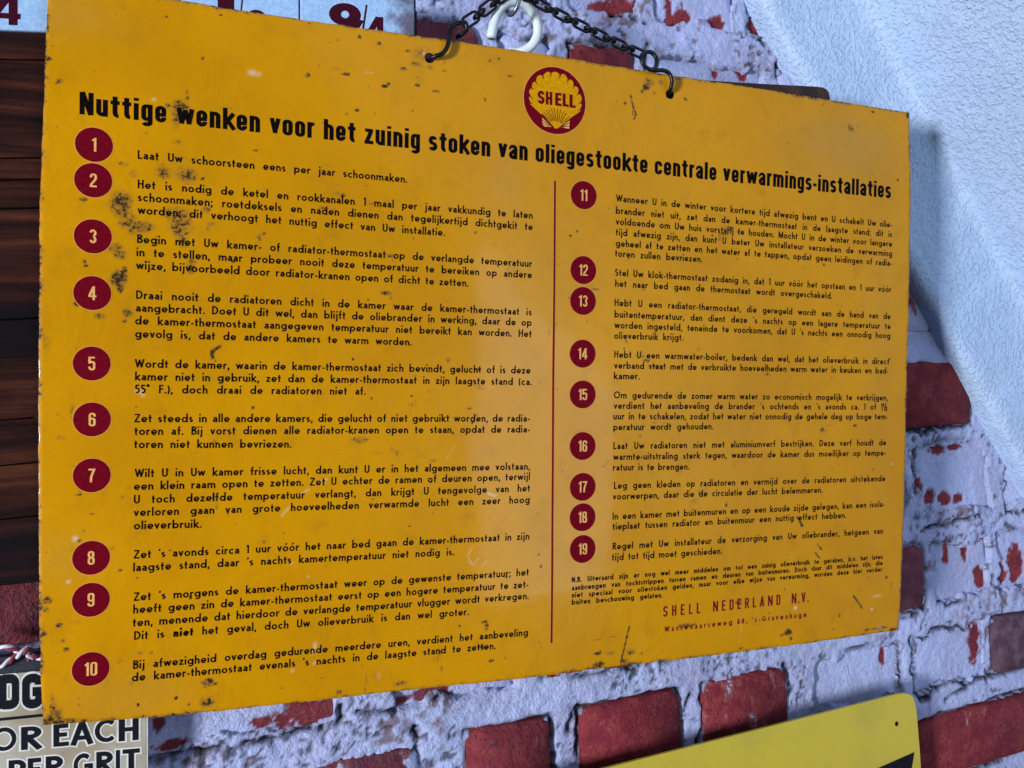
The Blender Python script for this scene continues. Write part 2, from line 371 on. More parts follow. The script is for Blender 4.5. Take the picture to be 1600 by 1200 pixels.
for pts in [[(225, 1187), (300, 1172), (400, 1160), (480, 1142), (530, 1127), (533, 1105)], [(960, 22), (985, 29), (1006, 32)], [(1412, 668), (1440, 679), (1465, 666), (1512, 657)], [(1424, 690), (1435, 725), (1430, 770)], [(1400, 969), (1444, 952)], [(1444, 860), (1444, 950)], [(1059, 1160), (1063, 1110), (1075, 1084)], [(890, 1142), (893, 1113)], [(859, 1118), (866, 1200)], [(1550, 1002), (1556, 985), (1569, 953)], [(1478, 1092), (1512, 1074)], [(1525, 1203), (1605, 1163)], [(1186, 58), (1196, 70)], [(1440, 828), (1480, 818), (1550, 803)], [(1572, 782), (1575, 801), (1605, 799)], [(1011, 72), (1010, 104)], [(1225, 1040), (1231, 1065), (1226, 1090)], [(650, 1140), (652, 1190)], [(985, 82), (987, 108)], [(1475, 850), (1471, 940)], [(690, 1090), (640, 1104), (560, 1118)]]:
    Q = [wall(*p)[[0, 2]] for p in pts]
    for a_, b_ in zip(Q[:-1], Q[1:]):
        ab = b_ - a_; tt = np.clip(((X - a_[0]) * ab[0] + (Z - a_[1]) * ab[1]) / (ab @ ab), 0, 1)
        dd = np.hypot(X - a_[0] - tt * ab[0] + (cn - .5) * .008, Z - a_[1] - tt * ab[1] + (fbm(X * 90, Z * 90, 151, 3) - .5) * .008)
        crack = np.maximum(crack, np.exp(-(dd / .0019) ** 2) * sstep(.30, .5, cn + .08))
dens = np.zeros(X.shape)
for (px, py, r_) in [(930, 50, 70), (815, 45, 50), (450, 1170, 90), (560, 1150, 60), (1240, 1075, 30), (893, 1150, 25), (1000, 1075, 60), (1140, 1045, 60), (1440, 965, 25), (1500, 820, 70), (1450, 690, 60), (680, 20, 40), (1180, 80, 50), (330, 1180, 60)]:
    c = wall(px, py); dens = np.maximum(dens, np.exp(-((X - c[0]) ** 2 + (Z - c[2]) ** 2) / (r_ / 1900) ** 2))
pits = np.maximum(pits, sstep(.62, .70, fbm(X * 330, Z * 330, 161, 2)) * sstep(.25, .6, dens))
Y = Y + crack * .006 + pits * .0013 + np.where(inside, .012, 0)
me = grid_mesh('mortar', np.stack([X, Y, Z], -1)[:, ::1])
mo = link('mortar', me, M_MORTAR, wall_root, True)
att = me.color_attributes.new('wear', 'FLOAT_COLOR', 'POINT')
rust = sstep(.54, .66, fbm(X * 150, Z * 150, 71, 4)) * sstep(.48, .66, fbm(X * 16, Z * 16, 81, 3)) * .75
A = np.ones((X.size, 4), np.float32); A[:, 0] = np.clip(np.maximum(crack * 1.7, pits * .8), 0, 1).ravel(); A[:, 1] = rust.ravel(); A[:, 2] = 0
att.data.foreach_set('color', A.ravel())

# ------------------------------------------------------------------ sloping ceiling with its plaster fillet
E0 = np.array([.4442, .3223 + 1.5]); TD = np.array([.575, -.818]); UD = np.array([.818, .575])
prof = [(0.000, -.012), (0.000, .012), (.0008, .0165), (.0035, .0195), (.010, .0210), (.030, .0220), (.050, .0235), (.068, .0262), (.078, .0280), (.0822, .0300), (.0836, .034), (.0838, .040), (.0838, .046), (.086, .10), (.093, .30), (.10, .55), (.14, 1.2), (.20, 2.6)]
pp = [np.array(prof[0])]
for a, b in zip(prof[:-1], prof[1:]):
    a = np.array(a); b = np.array(b); L = np.linalg.norm(b - a); n = max(1, int(L / (.0035 if b[1] < .56 else .1)))
    for k in range(1, n + 1): pp.append(a + (b - a) * k / n)
pp = np.array(pp)
ss = np.concatenate([np.arange(-1.6, -.12, .08), np.arange(-.12, .72, .0035), np.arange(.72, 1.9, .08)])
U, S_ = np.meshgrid(np.arange(len(pp)), ss); pu = pp[U, 0]; pn = pp[U, 1]
arc = np.cumsum(np.r_[0, np.linalg.norm(np.diff(pp, axis=0), axis=1)])[U]
lump = ((fbm(S_ * 30, arc * 30, 91, 3) - .5) * .0030 + (fbm(S_ * 110, arc * 110, 95, 2) - .5) * .0007) * np.where(arc < .03, .35, 1.0)
ed = np.exp(-((arc - .018) / .012) ** 2)
pu = pu - lump * .8 - ed * (fbm(S_ * 45, S_ * 0, 97, 3) - .5) * .0022 - np.where(arc < .11, .003, 0)
pn = pn + lump * np.where(pn < .034, 1.0, .1) 
crease = np.exp(-((arc - .107) / .0035) ** 2) * (fbm(S_ * 120, arc * 40, 99, 3) - .40) * .008
pu = pu - crease
P3 = np.stack([E0[0] + TD[0] * S_ + UD[0] * pu, -pn, E0[1] + TD[1] * S_ + UD[1] * pu], -1)
ce = link('sloping_ceiling', grid_mesh('sloping_ceiling', P3), M_PLASTER, None, True)
tag(ce, 'white rough plaster sloping ceiling meeting the brick wall', 'ceiling', kind='structure')

# ------------------------------------------------------------------ lettering made of pen strokes
def arc_(cx, cy, rx, ry, a0, a1, n=None):
    n = n or max(4, int(abs(a1 - a0) / 20)); t = np.radians(np.linspace(a0, a1, n + 1)); return [(cx + rx * math.cos(q), cy + ry * math.sin(q)) for q in t]
def rrect(x0, y0, x1, y1, rx, ry):
    return (arc_(x1 - rx, y1 - ry, rx, ry, 0, 90, 4) + arc_(x0 + rx, y1 - ry, rx, ry, 90, 180, 4) + arc_(x0 + rx, y0 + ry, rx, ry, 180, 270, 4) + arc_(x1 - rx, y0 + ry, rx, ry, 270, 360, 4))
def s_curve(W, H, h, v, y0=0, a=35):
    ry = (H - 2 * v) / 4; rx = W / 2 - h
    return arc_(W / 2, y0 + v + 3 * ry, rx, ry, a, 270) + arc_(W / 2, y0 + v + ry, rx, ry, 90, -180 + a)[1:]
def glyph_round(ch, w=.155, xh=.64):
    """geometric book face: returns strokes [(points, closed)] and advance, cap height 1"""
    h = v = w / 2; R = xh / 2; r = R - h; asc = 1.04; de = -.27; O = lambda cx: (arc_(cx, R, r, r, 0, 340, 17), True)
    nw = .53; nr = nw / 2 - h
    arch = lambda x: arc_(x + nw / 2, xh - v - nr, nr, nr, 180, 0)
    sq = lambda x, y: ([(x, y - v * 1.1), (x, y + v * 1.1)], False)
    S = lambda *p: (list(p), False)
    if ch == 'o': return [O(R)], 2 * R
    if ch == 'ó': return [O(R), S((R, .82), (R + .14, 1.0))], 2 * R
    if ch == 'a':
        W = .50; return [(arc_(W - h - .165, xh - v - .17, .165, .17, 150, 0) + [(W - h, 0)], False), ([(W - h, .40)] + arc_(.225, .40 / 2 + .01 , .225 - h, .19 - v + .005, 90, 270) + [(W - h, v + .01)], False)], W
    if ch == 'b': return [S((h, asc), (h, 0)), O(R + .02)], 2 * R + .02
    if ch == 'd': return [O(R), S((2 * R - h + .02, asc), (2 * R - h + .02, 0))], 2 * R + .02
    if ch == 'p': return [S((h, xh), (h, de)), O(R + .02)], 2 * R + .02
    if ch == 'q': return [O(R), S((2 * R - h + .02, xh), (2 * R - h + .02, de))], 2 * R + .02
    if ch == 'g': return [O(R), ([(2 * R - h + .02, xh)] + [(2 * R - h + .02, .0)] + arc_(R + .02, -.02, R - h, .25 - v, 0, -150), False)], 2 * R + .02
    if ch == 'c': return [(arc_(R, R, r, r, 48, 312), False)], 2 * R * .84
    if ch == 'e': return [(arc_(R, R, r, r, 0, 318), False), S((h * .8, R - .02), (2 * R - h * .5, R - .02))], 2 * R * .97
    if ch == 'f': return [([(.16, 0), (.16, .80)] + arc_(.16 + .13, .82, .13, asc - v - .82, 180, 75), False), S((0, xh - v), (.34, xh - v))], .34
    if ch == 'h': return [S((h, asc), (h, 0)), (arch(0) + [(nw - h, 0)], False)], nw
    if ch == 'n': return [S((h, xh), (h, 0)), (arch(0) + [(nw - h, 0)], False)], nw
    if ch == 'm':
        d = nw - w * 1.05; return [S((h, xh), (h, 0)), (arch(0) + [(nw - h, 0)], False), (arch(d) + [(d + nw - h, 0)], False)], nw + d
    if ch == 'u': return [([(h, xh)] + arc_(nw / 2, v + nr, nr, nr, 180, 360) + [(nw - h, v + nr + .05)], False), S((nw - h, xh), (nw - h, 0))], nw
    if ch == 'r': return [S((h, xh), (h, 0)), (arc_(h + .22, xh - v - .20, .22, .20, 175, 72), False)], .36
    if ch == 'i': return [S((h, xh), (h, 0)), sq(h, .90)], w
    if ch == 'j': return [([(h + .05, xh), (h + .05, -.12)] + arc_(-.03, -.12, .13, .15 - v * .3, 0, -75), False), sq(h + .05, .90)], w + .05
    if ch == 'l': return [S((h, asc), (h, 0))], w
    if ch == 'k': return [S((h, asc), (h, 0)), S((h, .24), (.50, xh)), S((.19, .32), (.54, 0))], .54
    if ch == 's': return [(s_curve(.42, xh, h, v), False)], .42
    if ch == 't': return [([(.15, .88)] + arc_(.15 + .09, .15, .09, .15 - v * .9, 180, 285), False), S((0, xh - v), (.34, xh - v))], .34
    if ch == 'v': return [S((h * .6, xh), (.25, v * 1.1), (.50 - h * .6, xh))], .50
    if ch == 'w': return [S((h * .6, xh), (.22, v * 1.1), (.39, xh * .88), (.56, v * 1.1), (.78 - h * .6, xh))], .78
    if ch == 'x': return [S((h * .6, xh), (.5 - h * .6, 0)), S((.5 - h * .6, xh), (h * .6, 0))], .5
    if ch == 'y': return [S((h * .6, xh), (.26, v)), S((.5 - h * .6, xh), (.14, de))], .5
    if ch == 'z': return [S((.02, xh - v), (.43, xh - v)), S((.39, xh - v), (.06, v)), S((0, v), (.46, v))], .46
    if ch == '.': return [sq(h, v * 1.1)], w
    if ch == ',': return [S((h + .03, v * 2), (h - .03, -.16))], w
    if ch == ';': return [S((h + .03, v * 2), (h - .03, -.16)), sq(h, xh - v)], w
    if ch == '-': return [S((.02, xh * .46), (.28, xh * .46))], .30
    if ch == "'": return [S((h + .04, 1.0), (h - .01, .76))], w
    if ch == '°': return [(arc_(.13, .90, .09, .09, 0, 330, 11), True)], .26
    if ch == '(': return [(arc_(.42, .42, .36, .66, 132, 228), False)], .24
    if ch == ')': return [(arc_(-.18, .42, .36, .66, 48, -48), False)], .24
    if ch == '1': return [S((.22, 1.0), (.22, 0)), S((.04, .82), (.22, .97))], .30
    if ch == '5': return [S((.44, 1 - v), (.12, 1 - v), (.09, .54)), (arc_(.23, .32, .23 - h * .6, .32 - v, 125, -135), False)], .48
    if ch == '8': return [(arc_(.25, .75, .20 - h * .6, .25 - v, 0, 340, 14), True), (arc_(.25, .27, .25 - h, .27 - v, 0, 340, 14), True)], .50
    if ch == '0': return [(arc_(.26, .5, .26 - h, .5 - v, 0, 345, 18), True)], .52
    if ch == '2': return [(arc_(.24, .74, .24 - h, .26 - v, 165, -25) + [(.06, v)], False), S((.02, v), (.48, v))], .48
    if ch == '4': return [S((.40, 1.0), (.40, 0)), S((.36, .98), (.04, .30)), S((.0, .27), (.54, .27))], .54
    if ch == '9': return [(arc_(.27, .70, .27 - h, .30 - v, 0, 345, 18), True), S((.50, .60), (.25, 0))], .54
    if ch == '½': return [S((.06, 1.08), (.06, .50)), S((.52, 1.08), (.20, -.16)), (arc_(.60, .30, .12, .14, 170, -30) + [(.48, -.16 + v)], False), S((.47, -.16 + v * .8), (.76, -.16 + v * .8))], .76
    if ch == '/': return [S((.20, 1.02), (.02, -.02))], .22
    if ch == 'L': return [S((h, 1), (h, 0)), S((h, v), (.46, v))], .46
    if ch == 'U': return [([(h, 1)] + arc_(.31, .31, .31 - h, .31 - v, 180, 360) + [(.62 - h, 1)], False)], .62
    if ch == 'H': return [S((h, 1), (h, 0)), S((.62 - h, 1), (.62 - h, 0)), S((h, .53), (.62 - h, .53))], .62
    if ch == 'B': return [S((h, 1), (h, 0)), ([(h, 1 - v)] + arc_(.27, .77, .22 - h * .4, .23 - v, 90, -90) + [(h, .54)], False), ([(h, .54)] + arc_(.27, .27 + v * .3, .26 - h * .5, .27 - v * .7, 90, -90) + [(h, v)], False)], .53
    if ch == 'D': return [S((h, 1), (h, 0)), ([(h, 1 - v)] + arc_(.22, .5, .46 - h, .5 - v, 90, -90) + [(h, v)], False)], .68
    if ch == 'W': return [S((h * .5, 1), (.27, v * 1.1), (.47, .88), (.67, v * 1.1), (.94 - h * .5, 1))], .94
    if ch == 'Z': return [S((.03, 1 - v), (.56, 1 - v)), S((.52, 1 - v), (.06, v)), S((.0, v), (.58, v))], .58
    if ch == 'S': return [(s_curve(.50, 1.0, h, v), False)], .50
    if ch == 'O': return [(arc_(.47, .5, .47 - h, .5 - v, 0, 345, 20), True)], .94
    if ch == 'I': return [S((h, 1), (h, 0))], w
    if ch == 'R': return [S((h, 1), (h, 0)), ([(h, 1 - v)] + arc_(.27, .73, .25 - h * .4, .27 - v, 90, -90) + [(h, .46 + v)], False), S((.22, .48), (.54, 0))], .55
    if ch == 'P': return [S((h, 1), (h, 0)), ([(h, 1 - v)] + arc_(.27, .71, .25 - h * .4, .29 - v, 90, -90) + [(h, .42 + v)], False)], .52
    if ch == 'N': return [S((h, 1), (h, 0)), S((.66 - h, 1), (.66 - h, 0)), S((h, .97), (.66 - h, .03))], .66
    if ch == 'M': return [S((h, 1), (h, 0)), S((.8 - h, 1), (.8 - h, 0)), S((h, .97), (.40, .12), (.8 - h, .97))], .80
    if ch == 'F': return [S((h, 1), (h, 0)), S((h, 1 - v), (.46, 1 - v)), S((h, .52), (.42, .52))], .46
    if ch == 'E': return [S((h, 1), (h, 0)), S((h, 1 - v), (.48, 1 - v)), S((h, .52), (.44, .52)), S((h, v), (.50, v))], .50
    if ch == 'A': return [S((h * .7, 0), (.35, .97), (.70 - h * .7, 0)), S((.16, .30), (.54, .30))], .70
    if ch == 'C': return [(arc_(.46, .5, .46 - h, .5 - v, 48, 312), False)], .76
    if ch == 'G': return [(arc_(.46, .5, .46 - h, .5 - v, 50, 345) + [(.90 - h, .50)], False), S((.50, .46), (.90, .46))], .90
    if ch == 'T': return [S((.29, 1), (.29, 0)), S((0, 1 - v), (.58, 1 - v))], .58
    return [], .3
def glyph_cond(ch, w=.18, xh=.76, wy=None, k=1.0):
    """bold condensed grotesque; k widens the letters"""
    h = w / 2; v = (wy or w * .86) / 2; W = .46 * k; de = -.22; rx = min(.115 * k, W / 2 - h - .001); ry = .135
    S = lambda *p: (list(p), False)
    box = lambda W_, y0, y1: (rrect(h, y0 + v, W_ - h, y1 - v, min(rx, W_ / 2 - h - .002), ry - .02), True)
    top = lambda W_, y1, a0=180, a1=0: arc_(W_ / 2, y1 - v - ry, W_ / 2 - h, ry, a0, a1, 8)
    bot = lambda W_, y0, a0=180, a1=360: arc_(W_ / 2, y0 + v + ry, W_ / 2 - h, ry, a0, a1, 8)
    if ch == 'o': return [box(W, 0, xh)], W
    if ch == 'n': return [S((h, xh), (h, 0)), (top(W, xh, 170) + [(W - h, 0)], False)], W
    if ch == 'h': return [S((h, 1), (h, 0)), (top(W, xh, 170) + [(W - h, 0)], False)], W
    if ch == 'u': return [([(h, xh)] + bot(W, 0, 180, 350), False), S((W - h, xh), (W - h, 0))], W
    if ch == 'm':
        d = W - w; return [S((h, xh), (h, 0)), (top(W, xh, 170) + [(W - h, 0)], False), ([(x + d, y) for x, y in top(W, xh, 170)] + [(W - h + d, 0)], False)], W + d
    if ch == 'r': return [S((h, xh), (h, 0)), (arc_(h + .16, xh - v - .14, .16, .14, 170, 70), False)], .32
    if ch == 'i': return [S((h, xh - .0), (h, 0)), S((h, 1.0), (h, .86))], w
    if ch == 'l': return [S((h, 1), (h, 0))], w
    if ch == 't': return [([(.08 + h, .95)] + arc_(.08 + h + .12, .23, .12, .23 - v, 180, 280), False), S((0, xh - v), (.36, xh - v))], .36
    if ch == 'e': return [([(W - h, xh * .50)] + top(W, xh, 0, 180) + bot(W, 0, 180, 352) + [(W - h, .24)], False), S((h, xh * .46), (W - h * .2, xh * .46))], W
    if ch == 'c': return [([(W - h, xh * .62)] + top(W, xh, 0, 180) + bot(W, 0, 180, 352) + [(W - h, .27)], False)], W
    if ch == 'g': return [(rrect(h, v, W - h, xh - v, rx, ry - .02), True), ([(W - h, xh), (W - h, -.05)] + arc_(W / 2, -.06, W / 2 - h, .18 - v, 0, -165), False)], W
    if ch == 'a': return [([(h + .01, xh * .72)] + top(W, xh, 175, 0) + [(W - h, 0)], False), ([(W - h, xh * .57)] + [(W / 2, xh * .55)] + arc_(h + .13, .22, .13, .22 - v, 110, 270) + [(W - h, v + .10)], False)], W
    if ch == 's': return [(s_curve(W * .96, xh, h, v, a=20), False)], W * .96
    if ch == 'k': return [S((h, 1), (h, 0)), S((h + .02, .28), (W, xh)), S((.22 * k, .40), (W + .03, 0))], W + .03
    if ch == 'v': return [S((h * .8, xh), (W * .5, v * 1.2), (W - h * .8, xh))], W
    if ch == 'w': return [S((h * .8, xh), (.20, v * 1.2), (.355, xh * .84), (.51, v * 1.2), (.71 - h * .8, xh))], .71
    if ch == 'z': return [S((.02, xh - v), (.40, xh - v)), S((.32, xh - v), (.10, v)), S((0, v), (.42, v))], .42
    if ch == '-': return [S((0, .36), (.24, .36))], .24
    if ch == '.': return [S((h, 0), (h, w * .95))], w
    if ch == 'N': return [S((h, 1), (h, 0)), S((W * 1.18 - h, 1), (W * 1.18 - h, 0)), S((h * 1.05, 1.0), (W * 1.18 - h * 1.05, 0))], W * 1.18
    if ch == 'S': return [(s_curve(W, 1, h, v, a=10), False)], W
    if ch == 'H': return [S((h, 1), (h, 0)), S((W - h, 1), (W - h, 0)), S((h, .5), (W - h, .5))], W
    if ch == 'E': return [S((h, 1), (h, 0)), S((h, 1 - v), (W * .86, 1 - v)), S((h, .51), (W * .78, .51)), S((h, v), (W * .88, v))], W * .88
    if ch == 'L': return [S((h, 1), (h, 0)), S((h, v), (W * .82, v))], W * .82
    if ch == 'D': return [S((h, 1), (h, 0)), ([(h, 1 - v)] + arc_(W - h - rx, 1 - v - ry, rx, ry, 90, 0, 4) + arc_(W - h - rx, v + ry, rx, ry, 0, -90, 4) + [(h, v)], False)], W
    if ch == 'R': return [S((h, 1), (h, 0)), ([(h, 1 - v)] + arc_(W - h - rx, .73, rx, .27 - v, 90, -90) + [(h, .46 + v)], False), S((W * .55, .48), (W - h * .6, 0))], W
    if ch == 'A': return [S((h * .8, 0), (W * .54, .95), (W * 1.08 - h * .8, 0)), S((W * .25, .26), (W * .83, .26))], W * 1.08
    if ch == 'V': return [S((h * .8, 1), (W * .52, .05), (W * 1.04 - h * .8, 1))], W * 1.04
    if ch == 'G': return [([(W - h, .68)] + top(W, 1, 0, 180) + bot(W, 0, 180, 360) + [(W - h, .50)], False), S((W * .5, .48), (W, .48))], W
    if ch == '0': return [box(W, 0, 1)], W
    if ch == '1': return [S((.22 * k, 1), (.22 * k, 0)), S((.02, .80), (.12 * k, .83), (.22 * k, .94))], .22 * k + h
    if ch == '2': return [([(h, .70)] + top(W, 1, 180, 0) + [(W - h, .68), (W - h - .03, .56), (h + .03, .22), (h, v)], False), S((0, v), (W, v))], W
    if ch == '3': return [(arc_(W / 2, .745, W / 2 - h, .255 - v, 170, -85), False), (arc_(W / 2, .265, W / 2 - h, .265 - v, 85, -170), False)], W
    if ch == '4': return [S((W - h - .04, 1), (W - h - .04, 0)), S((W - h - .06, .96), (h * .7, .28)), S((0, .27), (W + .06, .27))], W + .06
    if ch == '5': return [S((W * .92, 1 - v), (h, 1 - v), (h, .50)), ([(h, .55)] + top(W, .68, 150, 0) + bot(W, 0, 360, 180) + [(h, .27)], False)], W
    if ch == '6': return [([(W - h, .72)] + top(W, 1, 0, 180) + [(h, .3)], False), box(W, 0, .62)], W
    if ch == '7': return [S((0, 1 - v), (W, 1 - v)), S((W - h, 1 - v), (W * .42, .45), (W * .36, 0))], W
    if ch == '8': return [box(W * .94, .47, 1), box(W, 0, .55)], W
    if ch == '9': return [box(W, .38, 1), ([(W - h, .7)] + bot(W, 0, 360, 180) + [(h, .27)], False)], W
    return [], .3
def ribbons(pts, closed, wx, wy):                      # break the pen line at sharp corners
    P = [np.array(p, float) for p in pts]; out = []; cur = [P[0]]
    if closed: return [(pts, True)]
    for i in range(1, len(P) - 1):
        a = P[i] - P[i - 1]; b = P[i + 1] - P[i]; la, lb = np.linalg.norm(a), np.linalg.norm(b)
        if la < 1e-6 or lb < 1e-6: continue
        if (a @ b) / la / lb < -.05:
            e = .30 * wy; cur.append(P[i] + a / la * e); out.append((cur, False)); cur = [P[i] - b / lb * e]
        else: cur.append(P[i])
    cur.append(P[-1]); out.append((cur, False)); return out
def ribbon(pts, closed, wx, wy):
    P = np.array(pts, float)
    keep = [0] + [i for i in range(1, len(P)) if np.hypot(*(P[i] - P[i - 1])) > 1e-5]; P = P[keep]
    if closed and np.hypot(*(P[0] - P[-1])) < 1e-5: P = P[:-1]
    m = len(P)
    d = (np.roll(P, -1, 0) - P); d = d / (np.linalg.norm(d, axis=1)[:, None] + 1e-12)
    nrm = np.c_[-d[:, 1], d[:, 0]]
    off = np.zeros_like(P)
    for i in range(m):
        if not closed and i == 0: n = nrm[0]
        elif not closed and i == m - 1: n = nrm[m - 2]
        else:
            a, b = nrm[i - 1], nrm[i]; n = a + b; q = 1 + a @ b
            n = n / max(q, .28)
        off[i] = n
    L = P + off * [wx / 2, wy / 2]; R = P - off * [wx / 2, wy / 2]
    Fc = [(i, (i + 1) % m, m + (i + 1) % m, m + i) for i in range(m if closed else m - 1)]
    return np.r_[L, R], Fc
def warp(x, y):                                         # the sheet is not quite flat
    return (fbm(np.asarray(x) * 11 + 5, np.asarray(y) * 11 + 9, 3, 2) - .5) * .0016
class Text:
    def __init__(s): s.V = []; s.F = []
    def add(s, V2, Fc, z): 
        b = len(s.V); s.V += [(p[0], p[1], z) for p in V2]; s.F += [tuple(b + i for i in f) for f in Fc]
    def glyph(s, strokes, org, ex, ey, cap, wx, wy, z):
        for li, (pts, cl) in enumerate([q for st in strokes for q in ribbons(st[0], st[1], wx, wy)]):
            V, Fc = ribbon(pts, cl, wx, wy); W = np.asarray(org)[None] + cap * (V[:, :1] * ex + V[:, 1:] * ey)
            s.add(W, Fc, z + li * .00002)
    def line(s, text, p0, p1, cap, font=glyph_round, wx=.155, wy=None, z=.0001, track=.13, ws=(.26, 1.25), fit='space', bold=None, **kw):
        wy = wy or wx; p0 = np.array(p0[:2]); p1 = np.array(p1[:2]); L = np.linalg.norm(p1 - p0); ex = (p1 - p0) / L; ey = np.array([-ex[1], ex[0]])
        gl = []
        for w_i, word in enumerate(text.split(' ')):
            for c_i, c in enumerate(word):
                W_ = wx * 1.4 if bold == word else wx
                st, ad = font(c, W_, **kw); gl.append((w_i, st, ad, W_))
            if bold == word: pass
        nw = text.count(' '); nl = len(gl); glyphs = sum(g[2] for g in gl) * cap
        tight = nl - 1 - nw
        sx = 1.0
        if fit == 'space' and nw:
            sp = (L - glyphs - tight * track * cap) / nw / cap
            s2 = min(max(sp, ws[0]), ws[1])
            if s2 != sp: track = (L - glyphs - nw * s2 * cap) / max(tight, 1) / cap
            sp = s2
            if track < .055:
                track = .055; sx = L / (glyphs + tight * track * cap + nw * sp * cap)
        elif fit == 'track': track = (L - glyphs - nw * ws[0] * cap) / max(tight, 1) / cap; sp = ws[0]
        else: sp = ws[0]; sx = L / (glyphs + tight * track * cap + nw * sp * cap)
        x = 0; prev = 0
        for i, (w_i, st, ad, W_) in enumerate(gl):
            if i: x += (sp if w_i != prev else track) * cap * sx
            prev = w_i
            s.glyph(st, p0 + ex * x, ex * sx, ey, cap, W_, wy if W_ == wx else W_, z); x += ad * cap * sx
    def build(s, name, mat, parent, warped=True):
        V = np.array(s.V)
        if warped: V[:, 2] += warp(V[:, 0], V[:, 1])
        return link(name, mesh(name, V, s.F), mat, parent)

# ------------------------------------------------------------------ the big yellow sign
sg = empty('instruction_sign', SIGN_M)
tag(sg, 'large aged yellow metal sign of Dutch heating tips with numbered crimson discs', 'sign')
def prof_pts(pxs, key, n):                              # outline points -> resampled by arc length
    P = np.array([sign(*p)[:2] for p in pxs]); t = np.r_[0, np.cumsum(np.linalg.norm(np.diff(P, axis=0), axis=1))]; t /= t[-1]
    q = np.linspace(0, 1, n); C = np.c_[np.interp(q, t, P[:, 0]), np.interp(q, t, P[:, 1])]
    for _ in range(60): C[1:-1] = .25 * C[:-2] + .5 * C[1:-1] + .25 * C[2:]
    return C
NX, NY = 620, 428
top = prof_pts([(76, -32), (283, 0), (400, 20), (500, 34.5), (650, 55), (800, 77), (1000, 109), (1200, 140), (1421, 176)], 0, NX)
bot_ = prof_pts([(67, 1133), (240, 1121), (400, 1105), (700, 1072), (800, 1062), (920, 1047), (1200, 1014), (1404, 985)], 0, NX)
lef = prof_pts([(67, 1133), (63, 1050), (60, 900), (60, 600), (62, 300), (68, 150), (72, 48), (76, -32)], 1, NY)
rig = prof_pts([(1404, 985), (1409, 900), (1413, 800), (1417, 620), (1421, 440), (1423, 300), (1421, 176)], 1, NY)
s_, t_ = np.meshgrid(np.linspace(0, 1, NX), np.linspace(0, 1, NY))
C = ((1 - t_)[..., None] * bot_[None] + t_[..., None] * top[None] + (1 - s_)[..., None] * lef[:, None] + s_[..., None] * rig[:, None]
     - ((1 - s_) * (1 - t_))[..., None] * bot_[0] - (s_ * (1 - t_))[..., None] * bot_[-1] - ((1 - s_) * t_)[..., None] * top[0] - (s_ * t_)[..., None] * top[-1])
# nibbled edges
ex_ = np.minimum(np.minimum(s_ * SW, (1 - s_) * SW), np.minimum(t_ * SH, (1 - t_) * SH))
nib = (fbm(C[..., 0] * 130, C[..., 1] * 130, 201, 3) - .5) * .0010 * np.exp(-ex_ / .0015)
C[..., 0] += nib; C[..., 1] += nib
# two holes for the wire hooks
holes = [(sign(671, 91)[:2], .0034), (sign(1047, 147)[:2], .0034)]
gone = np.zeros(s_.shape, bool)
for (hc, hr) in holes:
    d = C - hc; q = np.linalg.norm(d, axis=-1); gone |= q < hr * .8
    near = (q < hr + .0007) & (q >= hr * .8); C[near] = hc + d[near] / q[near][:, None] * hr
Zp = warp(C[..., 0], C[..., 1])
Zp = Zp - .0005 * np.exp(-(ex_ / .0009) ** 2)
lx, ly = C[..., 0], C[..., 1]
# wear and sheen painted per vertex: r = dirt, g = bared metal or scrape, b = sheen and haze put into the colour
dirt = np.zeros(s_.shape); pale = np.zeros(s_.shape); sheen_haze = np.zeros(s_.shape)
nf = fbm(lx * 260, ly * 260, 301, 3); nb = fbm(lx * 90, ly * 90, 311, 3)
def blob(tgt, px, py, rx, ry, s, ang=0.0, hard=1.3):
    c = sign(px, py)[:2]; sc_ = 1 / 2250.0
    dx, dy = lx - c[0], ly - c[1]; ca, sa = math.cos(ang), math.sin(ang)
    u = (dx * ca + dy * sa) / (rx * sc_); w = (-dx * sa + dy * ca) / (ry * sc_)
    f = np.exp(-(u * u + w * w) * hard) * s * (.25 + 1.5 * (.55 * nf + .45 * nb)); np.maximum(tgt, f, out=tgt)
def seg(tgt, pts, wpx, s):
    for (a, b) in zip(pts[:-1], pts[1:]):
        a_, b_ = sign(*a)[:2], sign(*b)[:2]; ab = b_ - a_; L2 = ab @ ab
        t = np.clip(((lx - a_[0]) * ab[0] + (ly - a_[1]) * ab[1]) / L2, 0, 1)
        d = np.hypot(lx - a_[0] - t * ab[0], ly - a_[1] - t * ab[1]); np.maximum(tgt, s * np.exp(-(d / (wpx / 2250)) ** 2) * (.5 + nf), out=tgt)
